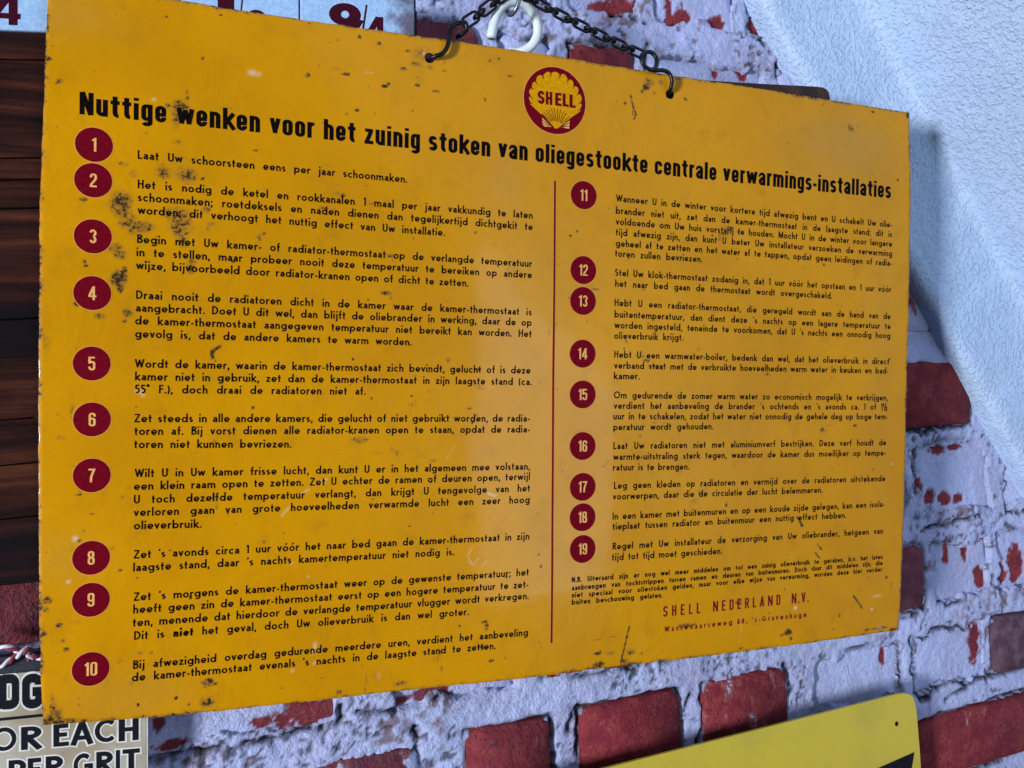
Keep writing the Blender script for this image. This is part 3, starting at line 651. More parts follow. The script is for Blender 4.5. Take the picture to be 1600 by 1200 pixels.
D = [(190,318,16,22,.95),(200,345,16,14,.8),(196,335,12,20,.8),(222,354,20,10,.85),(205,360,8,10,.6),(278,335,22,14,.75),(283,355,20,22,.85),(287,378,8,12,.8),(255,268,15,14,.6),(292,272,16,14,.85),(300,277,10,8,.8),(193,256,10,6,.55),(207,272,8,10,.45),(180,388,14,10,.6),(188,398,14,9,.6),(186,435,11,12,1.25),(188,449,5,9,.95),(194,423,5,8,.8),(157,494,9,6,.95),(200,489,8,7,.9),(195,502,5,5,.8),(135,415,5,3,1.1),(130,311,6,4,1.0),(120,475,5,4,1.2),(298,419,7,9,1.1),(300,408,8,4,.8),(322,327,8,7,.7),(330,350,12,5,.45),(325,358,5,5,.6),(405,370,5,10,.7),(412,365,6,3,.8),
 (282,168,14,13,1.0),(275,185,8,18,.7),(262,165,5,5,.9),(292,145,2.5,6,.95),(293,153,4,2.5,1.1),(228,207,4,2,.8),(278,222,12,6,.5),(610,400,9,3,1.1),(614,407,5,5,.6),(604,458,10,4,1.1),(612,465,5,4,.7),(245,370,4,4,.5),(375,555,0,0,0),(70,538,12,18,.45),(72,248,7,30,.3),(70,200,8,20,.3),
 (336,1068,4,3,1.0),(326,1066,8,7,.9),(322,1072,4,4,.8),(325,1097,13,9,.95),(318,1093,6,4,.9),(84,1112,6,20,.8),(92,1120,6,14,.9),(82,1090,4,8,.7),(95,1128,28,5,1.05),(78,1125,8,8,1.0),(75,938,7,6,1.1),(73,952,4,5,.8),(92,977,5,4,1.2),(69,990,5,5,1.0),(99,1001,4,4,.7),(103,1015,4.5,3.5,1.5),(90,1018,4,3,.5),(123,972,8,6,.45),(123,1091,2,2,1.1),(124,1101,2,2,1.),(216,1101,2.5,3,1.1),(187,1033,5,5,.5),(220,1020,5,4,.7),(236,1020,4,4,.7),(206,1068,6,6,.45),(275,1090,3,3,1.2),(295,1100,2.5,2.5,1.),
 (760,978,4,9,1.1),(757,972,8,4,.9),(755,1011,10,3.5,1.25),(688,1020,4,10,.7),(690,1045,4,8,.7),(684,1030,2,14,.6),(625,1068,14,6,.7),(572,1060,2.5,14,.65),(528,1082,4,6,.75),(533,1083,2,6,.8),(570,1077,4,6,.6),(768,1032,5,2.5,1.3),(934,1021,9,3,1.4),(938,1019,4,4,1.1),(935,1039,11,6,1.6),(925,1045,6,3,1.2),(955,1020,12,5,.7),(985,1018,14,8,.7),(975,1033,10,6,.8),(1003,1021,4,3,.8),(1070,978,16,4.5,1.2),(1085,976,6,3,1.0),(1155,941,9,7,.9),(1232,988,10,7,1.15),(1222,993,6,4,.9),(1236,998,5,5,.9),(1158,1013,5,2.5,1.2),(1274,1004,7,3,1.3),(1312,962,2.5,5,1.),(1385,902,4,4,.9),(1392,915,5,14,.5),(1394,937,1.5,1.5,1.3),(1375,981,28,3,1.15),(1395,983,14,3,1.3),(1355,984,6,3,1.2),(1357,903,3,2.5,.9),(1231,867,3,2.5,.9),(1285,672,5,5,1.35),(1291,674,7,1.5,.9),(1336,665,5,3,1.15),(1269,664,3,2,.6),(1330,202,9,6,.9),(1327,200,4,8,.8),(1340,198,3,2,.7),(1418,180,5,6,1.6),(1402,173,12,3,1.2),(1362,175,7,2.5,.9),(1287,163,2.5,2,1.2),(1248,189,1.5,1.5,1.1),(1230,162,1.5,1.5,1),(1230,224,2,2,1),(1362,271,2,2,1),(1317,227,3,1.5,.8),(1385,240,6,4,.35),
 (1140,357,14,8,.75),(1133,365,10,8,.6),(1155,362,7,5,.9),(1125,370,5,12,.5),(1228,342,10,4,.6),(1000,557,14,3.5,.7),(1010,563,8,4,.9),(1003,551,3,3,.8),(1025,572,24,4,.6),(1200,585,10,4,.5),(1300,590,4,3,.7),(1060,690,16,24,.30),(1075,720,10,20,.35),(1062,735,12,14,.4),(1130,720,12,18,.3),(1100,770,28,22,.32),(1085,783,18,8,.45),(1135,788,3,6,1.1),(1148,728,8,12,.35),(1022,660,6,5,.6),(1062,677,3,8,.6),(1000,682,5,3,.7),(992,445,3,2,.7),(1005,453,4,2.5,.9),(980,470,2,3,.9),(978,533,3,4,1.0),(975,545,2,4,.8),(1091,546,2,2,1.2),(978,447,5,3,.4),(985,163,0,0,0),
 (977,161,4,3.5,1.2),(964,157,3,3,.6),(1010,135,8,6,1.1),(1004,142,4,3.5,1.2),(1015,128,14,10,.55),(1023,145,3,4,.8),(1060,123,9,3,1.1),(1048,150,6,6,1.3),(1072,155,7,4,.7),(1035,130,12,10,.5),(1025,165,2,3,.8),(1042,182,1.5,1.5,1),(660,85,22,18,.42),(650,100,10,5,.8),(656,102,6,4,.7),(672,106,6,5,.8),(694,96,2,6,1.1),(694,111,4,2,.9),(630,108,6,3.5,.95),(637,80,5,3,.8),(601,135,5,2.5,1.6),(607,131,3.5,3.5,1.2),(542,116,5,3,1.3),(535,116,8,2,.6),(498,103,2.5,2,1.2),(481,118,4,4,1.1),(525,107,10,3,.5),(652,133,4.5,2.5,1.5),(682,143,8,2,1.2),(645,173,2.5,2.5,1.0),(652,121,2,2,.8),(590,68,3,2,1.3),(585,67,0,0,0),(593,68,3,2.5,1.3),(562,57.5,4,4,1.0),(528,63,2,2,1.3),(516,67,1.5,1.5,1.1),(483,37.5,3,1.5,1.2),(558,172,3.5,3,1.2),(586,178,3,2,1.0),(610,136,0,0,0),(576,135,3,3,.6),(758,156,2,4,1.0),(757,139,2,2,.7),(765,95,4,3,1.1),(797,119,7,2,1.2),(738,82,3,6,.5),(93,126,4,3.5,1.2),(89,129,2.5,2,1.),(76,92,3.5,3,1.2),(73,123,2.5,2,1.),(71,157,2.5,2,1.1),(82,72,4,2,.6),(148,111,2,2,.8),(160,78,10,8,.2),(260,26,2,2.5,1.3),(345,24,2,2,1.3),(234,29,1.5,1.5,.9),(205,30,3,1,.7),(88,198,2,2,.9),(361,170,2,1.5,1.2),(400,235,4,2,1.1),(504,193,2,2,1.),
 (891,368.5,3,2.2,1.6),(882,385,2,1.5,.8),(930,452,8,1.8,1.6),(889,465,2.5,2,1.2),(868,506,5,2,.8),(858,520,2,14,.5),(900,446,3,2,.7),(871,608,3,2,.9),(872,617,2,2,.8),(855,674,3,1.5,.8),(942,729,4,2,1.0),(845,885,3.5,3,1.2),(872,797,3,1.5,.8),(840,803,2,3,.7),(846,780,6,6,.35),(738,660,4,3,1.0),(744,648,6,3,.6),(735,638,7,2.5,.8),(750,605,12,7,.55),(722,682,2,1.5,.9),(640,632,5,4,.5),(643,619,3,2,.9),(650,633,2,14,.45),(560,688,22,9,.5),(570,687,8,4,.7),(590,708,14,4,.5),(620,705,10,8,.45),(612,700,3,10,.5),(545,695,10,10,.3),(676,720,10,3,.6),(700,560,10,3,.55),(700,563,4,5,.8),(745,578,10,4,.7),(695,562,0,0,0),(645,370,5,3,.6),(646,372,2,4,1.0),(775,385,6,6,.35),(800,425,12,4,.3),(526,302,10,4,.6),(535,305,5,4,.9),(528,289,12,4,.35),(505,325,14,4,.5),(620,315,12,5,.5),(580,318,8,3,.6),(570,290,8,3,.4),(512,257,3,2,.5),(610,240,6,4,.4),
 (335,690,5,4,.7),(305,708,2,2,.8),(94,684,8,5,.55),(112,640,4,10,.5),(115,728,6,3,.5),(122,773,5,2,1.0),(125,769,3,2,.8),(143,803,6,2.5,.6),(190,778,4,8,.35),(131,830,4,4,.5),(202,762,6,6,.3),(187,891,4,2,.9),(124,845,5,3,.9),(73,863,2,2,.9),(215,903,3,2,.9),(333,776,2.5,10,.7),(340,790,2,6,.5),(369,820,1.5,1.5,1.1),(640,822,2.5,1.5,1.2),(676,802,2,2,1.),(588,786,0,0,0),(212,635.5,2.5,2,1.0),(465,652,0,0,0),(660,980,3,4,.6),(718,978,2.5,2.5,1.),(482,992,1.5,1.5,1.1),(503,1060,1.5,1.5,1),(440,1074,8,4,.5),(415,977,4,6,.5),(590,880,0,0,0)]
for q in D:
    if q[4]: blob(dirt, q[0], q[1], q[2], q[3], q[4] * .88)
for pts, w_, s__ in [([(985, 148), (990, 168), (994, 178), (991, 186)], 1.6, 1.0), ([(988, 172), (989, 180)], 1.2, .9), ([(983, 979), (976, 1010), (970, 1035)], 1.6, 1.2), ([(1334, 931), (1340, 940), (1347, 950)], 2.2, 1.1), ([(1278, 851), (1284, 859)], 2.2, 1.1), ([(1274, 864), (1281, 872)], 1.8, 1.0), ([(1246, 808), (1254, 822)], 2.4, 1.0), ([(1226, 918), (1225, 932)], 1.2, .8), ([(332, 560), (331, 552), (336, 545), (344, 541)], 2.2, 1.3), ([(333, 556), (337, 566)], 1.5, 1.), ([(856, 398), (862, 397), (878, 403), (882, 408), (872, 415), (860, 412), (855, 404), (858, 398)], .7, .55), ([(790, 420), (862, 440)], .6, .45), ([(800, 430), (868, 448)], .6, .4), ([(580, 672), (580, 712)], .7, .55), ([(606, 688), (620, 710)], .8, .55), ([(646, 630), (640, 645)], .8, .6), ([(943, 727), (953, 718)], .8, .7), ([(1252, 718), (1262, 742)], .7, .6), ([(1253, 606), (1250, 630)], .9, .5), ([(1290, 665), (1336, 666)], .6, .5), ([(840, 995), (848, 1025)], .7, .6), ([(920, 1002), (968, 993)], .8, .6), ([(117, 635), (108, 648), (114, 660)], 1.2, .5), ([(335, 770), (338, 795)], 2, .5), ([(415, 1020), (420, 1100)], .5, .3), ([(870, 330), (876, 380)], .5, .4), ([(740, 325), (744, 340)], .6, .4)]:
    seg(dirt, pts, w_, s__)
for q in [(395, 114, 7, 5, .8), (404, 116, 5, 4, .6), (573, 113, 3, 2, .5), (580, 114, 2.5, 2.5, .6), (492, 1012, 3, 9, .9), (491, 1036, 2, 3, .8), (592, 1056, 4, 8, .35), (117, 842, 4, 4, 1.1), (107, 909, 3, 3, .9), (1243, 950, 3.6, 3.6, 1.4), (1362, 952, 2.6, 2.6, 1.2), (1394, 725, 2.5, 2.5, 1.), (457, 1048, 3, 3, .7), (725, 503, 2.5, 1.5, 1.), (217, 612, 6, 3, .8), (223, 618, 3, 3, .6), (750, 768, 2.5, 2.5, 1.), (456, 880, 2, 2, .7), (240, 155, 3.5, 2.5, .8), (662, 84, 2, 5, .8), (482, 901, 2, 2, .8), (1370, 931, 14, 3, .5), (1373, 981, 12, 3, .6), (1280, 154, 2, 2, .8), (547, 96, 0, 0, 0)]:
    if q[4]: blob(pale, *q)
for pts, w_, s__ in [([(440, 806), (452, 792)], 1.8, .6), ([(468, 774), (482, 765)], 1.6, .6), ([(495, 755), (510, 749)], 1.8, .8), ([(763, 771), (774, 775)], 1.6, .8), ([(737, 856), (731, 868), (735, 880), (741, 882), (746, 873)], 1.3, .6), ([(754, 884), (760, 877)], 1.2, .5), ([(698, 716), (712, 696)], 1.4, .35), ([(1160, 972), (1156, 1000)], 1.2, .3), ([(217, 610), (226, 619)], 1.6, .6), ([(490, 1012), (489, 1022)], 1.6, .6), ([(128, 250), (146, 226)], .5, .15)]:
    seg(pale, pts, w_, s__)
for q in [(790, 290, 40, 60, .5), (1330, 230, 120, 60, .85), (850, 430, 90, 110, .35), (880, 900, 60, 90, .4), (1100, 700, 160, 140, .3), (100, 870, 40, 30, .3), (200, 1085, 70, 30, .35), (90, 20, 60, 25, .45), (820, 560, 60, 50, .35), (1380, 500, 40, 300, .3)]:
    blob(sheen_haze, *q, hard=.9)
edge_d = np.exp(-ex_ / .0022) * (.15 + 1.1 * nf * nb * 1.6); dirt = np.maximum(dirt, edge_d * .9)
for k in range(230):                                    # stray specks
    i = rng.integers(8, NX - 8); j = rng.integers(8, NY - 8); n_ = int(rng.integers(1, 3)); a = float(rng.uniform(.25, .9)) * (1.0 if rng.random() < .4 else .6)
    dirt[j:j + n_, i:i + n_] = np.maximum(dirt[j:j + n_, i:i + n_], a)
V = np.stack([lx, ly, Zp], -1).reshape(-1, 3); idx = np.arange(NX * NY).reshape(NY, NX)
q = np.stack([idx[:-1, :-1], idx[:-1, 1:], idx[1:, 1:], idx[1:, :-1]], -1).reshape(-1, 4)
q = q[~gone.ravel()[q].any(1)]
me = raw_mesh('panel', V, q)
panel = link('panel', me, M_PANEL, sg, True)
att = me.color_attributes.new('wear', 'FLOAT_COLOR', 'POINT')
A = np.ones((NX * NY, 4), np.float32); A[:, 0] = np.clip(dirt, 0, 1).ravel(); A[:, 1] = np.clip(pale * .6 - .06, 0, 1).ravel(); A[:, 2] = np.clip(sheen_haze, 0, 1).ravel()
att.data.foreach_set('color', A.ravel())
loop = [(0, i) for i in range(NX - 1)] + [(j, NX - 1) for j in range(NY - 1)] + [(NY - 1, i) for i in range(NX - 1, 0, -1)] + [(j, 0) for j in range(NY - 1, 0, -1)]
bp = np.array([V[j * NX + i] for j, i in loop]); nb_ = len(bp); TH = .0016
Vb = np.r_[bp, bp - [0, 0, TH]]
Fb = [(k, nb_ + k, nb_ + (k + 1) % nb_, (k + 1) % nb_) for k in range(nb_)]
link('sheet_edge', mesh('sheet_edge', Vb, Fb), M_EDGE, sg)
# plain back with the same two holes left open by a cut between strips
def back_sheet():
    bm = bmesh.new(); xs = np.linspace(0, 1, 63); ys = np.linspace(0, 1, 44)
    gi = [[bm.verts.new((*C[int(t * (NY - 1)), int(s * (NX - 1))], Zp[int(t * (NY - 1)), int(s * (NX - 1))] - TH)) for s in xs] for t in ys]
    for j in range(len(ys) - 1):
        for i in range(len(xs) - 1):
            vs = (gi[j][i], gi[j + 1][i], gi[j + 1][i + 1], gi[j][i + 1]); c = sum((v.co for v in vs), Vector()) / 4
            if all(math.hypot(c.x - hc[0], c.y - hc[1]) > .010 for hc, _ in holes): bm.faces.new(vs)
    me = bpy.data.meshes.new('back'); bm.to_mesh(me); bm.free(); return me
link('back', back_sheet(), M_EDGE, sg)

CAP = .00515
left_col = [
 (1, [("Laat Uw schoorsteen eens per jaar schoonmaken.", 215, 248, 636, 286)]),
 (2, [("Het is nodig de ketel en rookkanalen 1 maal per jaar vakkundig te laten", 215, 294, 832, 342), ("schoonmaken; roetdeksels en naden dienen dan tegelijkertijd dichtgekit te", 215, 314, 832, 360), ("worden; dit verhoogt het nuttig effect van Uw installatie.", 215, 334, 695, 369)]),
 (3, [("Begin met Uw kamer- of radiator-thermostaat op de verlangde temperatuur", 214, 379.5, 831, 417.5), ("in te stellen, maar probeer nooit deze temperatuur te bereiken op andere", 213, 400, 831, 435), ("wijze, bijvoorbeeld door radiator-kranen open of dicht te zetten.", 212.5, 420.5, 732, 448)]),
 (4, [("Draai nooit de radiatoren dicht in de kamer waar de kamer-thermostaat is", 212.5, 467, 830.5, 493), ("aangebracht. Doet U dit wel, dan blijft de oliebrander in werking, daar de op", 212, 487, 830.5, 509.5), ("de kamer-thermostaat aangegeven temperatuur niet bereikt kan worden. Het", 211, 507, 830.5, 527), ("gevolg is, dat de andere kamers te warm worden.", 211, 527.5, 643, 540)]),
 (5, [("Wordt de kamer, waarin de kamer-thermostaat zich bevindt, gelucht of is deze", 211, 574.5, 829, 584), ("kamer niet in gebruik, zet dan de kamer-thermostaat in zijn laagste stand (ca.", 211, 594.5, 831, 602), ("55° F.), doch draai de radiatoren niet af.", 211, 614.5, 571, 617)]),
 (6, [("Zet steeds in alle andere kamers, die gelucht of niet gebruikt worden, de radia-", 210, 660, 828, 659), ("toren af. Bij vorst dienen alle radiator-kranen open te staan, opdat de radia-", 210, 680, 828, 676), ("toren niet kunnen bevriezen.", 209.5, 700.5, 455, 699.5)]),
 (7, [("Wilt U in Uw kamer frisse lucht, dan kunt U er in het algemeen mee volstaan,", 210.5, 746, 828, 734), ("een klein raam open te zetten. Zet U echter de ramen of deuren open, terwijl", 209, 766, 828, 750), ("U toch dezelfde temperatuur verlangt, dan krijgt U tengevolge van het", 209, 787, 828, 768), ("verloren gaan van grote hoeveelheden verwarmde lucht een zeer hoog", 209, 807, 827.5, 786), ("olieverbruik.", 209, 827.5, 314.5, 824.5)]),
 (8, [("Zet 's avonds circa 1 uur vóór het naar bed gaan de kamer-thermostaat in zijn", 209, 873, 827, 843), ("laagste stand, daar 's nachts kamertemperatuur niet nodig is.", 208, 893, 709.5, 867.5)]),
 (9, [("Zet 's morgens de kamer-thermostaat weer op de gewenste temperatuur; het", 209, 939, 826, 899), ("heeft geen zin de kamer-thermostaat eerst op een hogere temperatuur te zet-", 208, 958.5, 825.5, 918), ("ten, menende dat hierdoor de verlangde temperatuur vlugger wordt verkregen.", 207.5, 979, 826, 936), ("Dit is niet het geval, doch Uw olieverbruik is dan wel groter.", 209.5, 999.5, 732, 961)]),
 (10, [("Bij afwezigheid overdag gedurende meerdere uren, verdient het aanbeveling", 208, 1045, 824.5, 993), ("de kamer-thermostaat evenals 's nachts in de laagste stand te zetten.", 206, 1064.5, 774, 1014)]),
 (11, [("Wanneer U in de winter voor kortere tijd afwezig bent en U schakelt Uw olie-", 962.5, 315, 1393, 356), ("brander niet uit, zet dan de kamer-thermostaat in de laagste stand; dit is", 962, 334, 1393, 371), ("voldoende om Uw huis vorstvrij te houden. Mocht U in de winter voor langere", 962, 351, 1393, 386), ("tijd afwezig zijn, dan kunt U beter Uw installateur verzoeken de verwarming", 962, 368, 1393, 401), ("geheel af te zetten en het water af te tappen, opdat geen leidingen of radia-", 962, 385, 1393, 416), ("toren zullen bevriezen.", 961, 401, 1097.5, 410)]),
 (12, [("Stel Uw klok-thermostaat zodanig in, dat 1 uur vóór het opstaan en 1 uur vóór", 961, 431, 1392, 457), ("het naar bed gaan de thermostaat wordt overgeschakeld.", 961, 448, 1300, 467)]),
 (13, [("Hebt U een radiator-thermostaat, die geregeld wordt aan de hand van de", 960, 478, 1391, 499), ("buitentemperatuur, dan dient deze 's nachts op een lagere temperatuur te", 960, 496, 1391, 514.5), ("worden ingesteld, teneinde te voorkomen, dat U 's nachts een onnodig hoog", 960, 513, 1390.5, 529), ("olieverbruik krijgt.", 959.5, 529.5, 1067, 532.5)]),
 (14, [("Hebt U een warmwater-boiler, bedenk dan wel, dat het olieverbruik in direct", 959.5, 559, 1389, 569.5), ("verband staat met de verbruikte hoeveelheden warm water in keuken en bad-", 959.5, 576, 1388, 584), ("kamer.", 959, 592.5, 999, 593)]),
 (15, [("Om gedurende de zomer warm water zo economisch mogelijk te verkrijgen,", 959, 622.5, 1387, 626), ("verdient het aanbeveling de brander 's ochtends en 's avonds ca. 1 of 1½", 959, 639, 1386, 640.5), ("uur in te schakelen, zodat het water niet onnodig de gehele dag op hoge tem-", 958, 655.5, 1387, 655.5), ("peratuur wordt gehouden.", 958, 672.5, 1114.5, 671)]),
 (16, [("Laat Uw radiatoren niet met aluminiumverf bestrijken. Deze verf houdt de", 958, 702, 1384.5, 696), ("warmte-uitstraling sterk tegen, waardoor de kamer dus moeilijker op tempe-", 958, 719, 1384, 712), ("ratuur is te brengen.", 957.5, 735.5, 1077, 734)]),
 (17, [("Leg geen kleden op radiatoren en vermijd over de radiatoren uitstekende", 959, 764, 1383, 752), ("voorwerpen, daar die de circulatie der lucht belemmeren.", 957.5, 781, 1285, 770)]),
 (18, [("In een kamer met buitenmuren en op een koude zijde gelegen, kan een isola-", 957, 812, 1382, 792), ("tieplaat tussen radiator en buitenmuur een nuttig effect hebben.", 957, 828, 1322, 809.5)]),
 (19, [("Regel met Uw installateur de verzorging van Uw oliebrander, hetgeen van", 957, 859, 1379.5, 834), ("tijd tot tijd moet geschieden.", 956, 876, 1128, 865.5)]),
]
for num, lines in left_col:
    T = Text()
    for (tx, x0, y0, x1, y1) in lines:
        T.line(tx, sign(x0, y0), sign(x1, y1), CAP, wx=.172, bold='niet' if num == 9 else None)
    T.build('paragraph', M_BLACK, sg)
T = Text(); T.line("Nuttige wenken voor het zuinig stoken van oliegestookte centrale verwarmings-installaties", sign(124, 178), sign(1391, 310.5), .0129, font=glyph_cond, wx=.198, wy=.170, fit='scale', track=.105, ws=(.44, .44))
T.build('heading', M_BLACK, sg)
T = Text()
for (tx, x0, y0, x1, y1) in [("N.B. Uiteraard zijn er nog wel meer middelen om tot een zuinig olieverbruik te geraken, b.v. het laten", 893, 910, 1379, 873.5), ("aanbrengen van tochtstrippen tussen ramen en deuren van buitenmuren. Doch daar dit middelen zijn, die", 893, 922.5, 1379, 883), ("niet speciaal voor oliestoken gelden, maar voor elke wijze van verwarming, worden deze hier verder", 893, 934, 1378, 893), ("buiten beschouwing gelaten.", 893, 945, 1035, 933.5)]:
    T.line(tx, sign(x0, y0), sign(x1, y1), .0038, wx=.205, xh=.70)
T.build('footnote', M_BLACK, sg)
T = Text()
for tx, x0, x1 in (("SHELL", 1036, 1094), ("NEDERLAND", 1114, 1219.5), ("N.V.", 1237, 1263.5)): T.line(tx, sign(x0, 964 - .1033 * (x0 - 1036)), sign(x1, 964 - .1033 * (x1 - 1036)), .0080, font=glyph_cond, wx=.158, wy=.14, fit='track')
T.build('company_name', M_RED, sg)
T = Text()
for tx, x0, x1 in (("Wassenaarseweg", 1038.5, 1144), ("80,", 1152, 1168), ("'s-Gravenhage", 1175, 1260)): T.line(tx, sign(x0, 987.5 - .106 * (x0 - 1038.5)), sign(x1, 987.5 - .106 * (x1 - 1038.5)), .0040, wx=.21, xh=.74, fit='track')
T.build('address_line', M_RED, sg)

def flat_disc(name, c, r, z, mat, parent, n=48, rings=4):
    Vv = [(c[0], c[1])]; Fc = []
    for k in range(1, rings + 1):
        for i in range(n): a = 2 * math.pi * i / n; Vv.append((c[0] + r * k / rings * math.cos(a), c[1] + r * k / rings * math.sin(a)))
    for i in range(n): Fc.append((0, 1 + i, 1 + (i + 1) % n))
    for k in range(rings - 1):
        for i in range(n): a = 1 + k * n + i; b = 1 + k * n + (i + 1) % n; Fc.append((a, a + n, b + n, b))
    Vv = np.array(Vv); zz = warp(Vv[:, 0], Vv[:, 1]) + z
    return link(name, mesh(name, np.c_[Vv, zz], Fc), mat, parent)
def ring_print(name, c, r0, r1, z, mat, parent, n=48):
    Vv = np.array([(c[0] + r * math.cos(2 * math.pi * i / n), c[1] + r * math.sin(2 * math.pi * i / n)) for r in (r0, r1) for i in range(n)])
    Fc = [(i, n + i, n + (i + 1) % n, (i + 1) % n) for i in range(n)]
    return link(name, mesh(name, np.c_[Vv, warp(Vv[:, 0], Vv[:, 1]) + z], Fc), mat, parent)
discs = [(146.9, 225.9), (145.7, 281.6), (145.2, 369.2), (144.5, 458), (143.7, 568), (144, 655.4), (143.5, 742.9), (142.6, 871.6), (142.4, 937), (142.2, 1044.8), (912, 305), (911.5, 422), (911, 470.2), (910.6, 552.6), (910.8, 616.4), (910.5, 696.9), (910.6, 760.7), (910.4, 808.2), (910.4, 857.7)]
for i, (x, y) in enumerate(discs):
    c = sign(x, y)[:2]; dk = flat_disc('number_disc', c, .0099, .0001, M_DISC, sg)
    ring_print('disc_outline', c, .0099, .0103, .0001, M_HALO, dk)
    tx = str(i + 1); capn = .0079; gs = [glyph_cond(q, .155, wy=.125) for q in tx]; wd = (sum(g[1] for g in gs) + .09 * (len(gs) - 1)) * capn
    T = Text(); xx = c[0] - wd / 2
    for st, ad in gs: T.glyph(st, (xx, c[1] - capn / 2), np.array([1., 0]), np.array([0, 1.]), capn, .155, .125, .00017); xx += (ad + .09) * capn
    T.build('numeral', M_CREAM, dk)
# divider rule
dv = [(867, 282.5), (866, 450), (864.7, 600), (863.7, 750), (862.5, 900), (861.6, 1004.5)]
pv = spline([sign(*p)[:2] for p in dv], 12); Vv, Fc = ribbon(pv, False, .0015, .0015)
link('divider_rule', mesh('divider_rule', np.c_[Vv, warp(Vv[:, 0], Vv[:, 1]) + .0001], Fc), M_RED, sg)
Vv, Fc = ribbon(pv, False, .0022, .0022)
link('divider_outline', mesh('divider_outline', np.c_[Vv, warp(Vv[:, 0], Vv[:, 1]) + .00005], Fc), M_HALO, sg)
# emblem
lz = lambda x, y: sign(800 + x / 9.229, 90 + y / 9.229)[:2]
ec = lz(619, 622); em = flat_disc('emblem', ec, .0230, .0001, M_DISC, sg, 72, 8); ring_print('emblem_outline', ec, .0230, .0236, .0001, M_HALO, em, 72)
def poly_print(name, pts, z, mat, parent):
    bm = bmesh.new(); f = bm.faces.new([bm.verts.new((p[0], p[1], 0)) for p in pts]); f.normal_update(); bmesh.ops.triangulate(bm, faces=[f], ngon_method='EAR_CLIP')
    for f in bm.faces:
        if f.normal.z < 0: f.normal_flip()
    for v_ in bm.verts: v_.co.z = float(warp(v_.co.x, v_.co.y)) + z
    me = bpy.data.meshes.new(name); bm.to_mesh(me); bm.free(); return link(name, me, mat, parent)
mouth = [(262, 655), (255, 555), (278, 440), (335, 345), (440, 258), (557, 225), (690, 250), (808, 318), (895, 410), (957, 520), (992, 655), (985, 745)]
tips = [(292, 672), (298, 600), (312, 465), (365, 398), (457, 328), (557, 297), (683, 308), (790, 375), (878, 463), (930, 556), (952, 670), (950, 760)]
peaks = [(248, 605), (249, 490), (296, 378), (373, 274), (505, 215), (625, 214), (753, 254), (866, 346), (946, 452), (997, 580), (999, 695)]
out = []; cuts = []
for i in range(12):
    a = np.array(mouth[i], float); tp = np.array(tips[i], float); d = tp - a; d /= np.linalg.norm(d); n_ = np.array([d[1], -d[0]]) * 11
    fw = np.array(mouth[i + 1], float) - a if i < 11 else a - np.array(mouth[10], float)
    if n_ @ fw > 0: n_ = -n_
    cuts.append((a + n_, tp + d * 6, a - n_))
for i in range(12):
    out += list(cuts[i])
    if i < 11:
        a = cuts[i][2]; b = cuts[i + 1][0]; p = np.array(peaks[i], float); m_ = (a + b) / 2; p = m_ + (p - m_) * 1.25; cc = 2 * p - m_
        for t in (.15, .3, .5, .7, .85): out.append((1 - t) ** 2 * a + 2 * t * (1 - t) * cc + t * t * b)
out += [(965, 790), (860, 858), (800, 905), (700, 990), (665, 1018), (635, 1027), (610, 1016), (560, 968), (430, 830), (275, 690)]
sh = poly_print('scallop_shell', [lz(*p) for p in out][::-1], .00022, M_SHELLY, em)
for wing in ([(433, 868), (435, 960), (470, 997), (572, 1000)], [(830, 905), (824, 1027), (705, 1006)]): poly_print('shell_wing', [lz(*p) for p in wing], .00022, M_CREAM, em)
T = Text()
def ln(a, b, wd): Vv, Fc = ribbon([lz(*a), lz(*b)], False, wd, wd); T.add(Vv, Fc, .0003)
for a, b in zip([(430, 812), (449, 785), (486, 765), (522, 747), (563, 737), (606, 735), (655, 740), (698, 755), (744, 775), (782, 802), (822, 855)], [(560, 930), (572, 915), (590, 912), (606, 912), (620, 915), (638, 922), (652, 924), (670, 924), (686, 930), (700, 940), (712, 948)]): ln(a, b, .00045)
for a, b in [((425, 815), (592, 1002)), ((845, 880), (692, 1002)), ((430, 905), (560, 990)), ((435, 945), (530, 992)), ((828, 940), (720, 1000)), ((826, 985), (712, 1006))]: ln(a, b, .0005)
T.build('shell_ribs', M_DISC, em)
T = Text()
for ch, x0, x1, yb, yt in [('S', 366, 467, 670, 474), ('H', 484, 578, 682, 487), ('E', 618, 712, 697, 505), ('L', 727, 812, 708, 518), ('L', 825, 914, 724, 533)]:
    st, ad = glyph_cond(ch, .29, wy=.20, k=1.55); o = lz(x0, yb - 4); o2 = lz(x1, yb + 8); u = lz(x0, yt)
    ex1 = (o2 - o); cap = np.linalg.norm(u - o); T.glyph(st, o, ex1 / (ad * cap), (u - o) / cap, cap, .29, .20, .0003)
T.build('emblem_word', M_DISC, em)

# ------------------------------------------------------------------ chain, wire hooks, steel hook, white ring
def sw(x, y, z): return SR @ sign(x, y, z) + ST        # world point above the sign
ch = empty('hanging_chain', loc=tuple(sw(800, -14, .004))); tag(ch, 'blackened steel link chain with two wire hooks through the holes of the yellow sign', 'chain')
inv = np.array(ch.location)
def child_tube(name, pts, r, mat, parent, org, closed=False, n=8):
    V_, F_ = tube(np.array(pts) - org, r, closed, n); o = link(name, mesh(name, V_, F_), mat, parent, True); return o
def wire(name, pts, r, parent, org, mat, k=8): return child_tube(name, spline([np.array(p) for p in pts], k), r, mat, parent, org)
rw = .00155
wire('wire_hook', [sw(668, 96, -.006), sw(671, 92, -.001), sw(680, 88, .003), sw(692, 83, .0045), sw(700, 70, .004), sw(701, 55, .004), sw(706, 42, .004), sw(716, 36, .0045), sw(727, 36, .005), sw(729, 46, .004), sw(722, 53, .000), sw(712, 58, -.003)], rw, ch, inv, M_CHAIN)
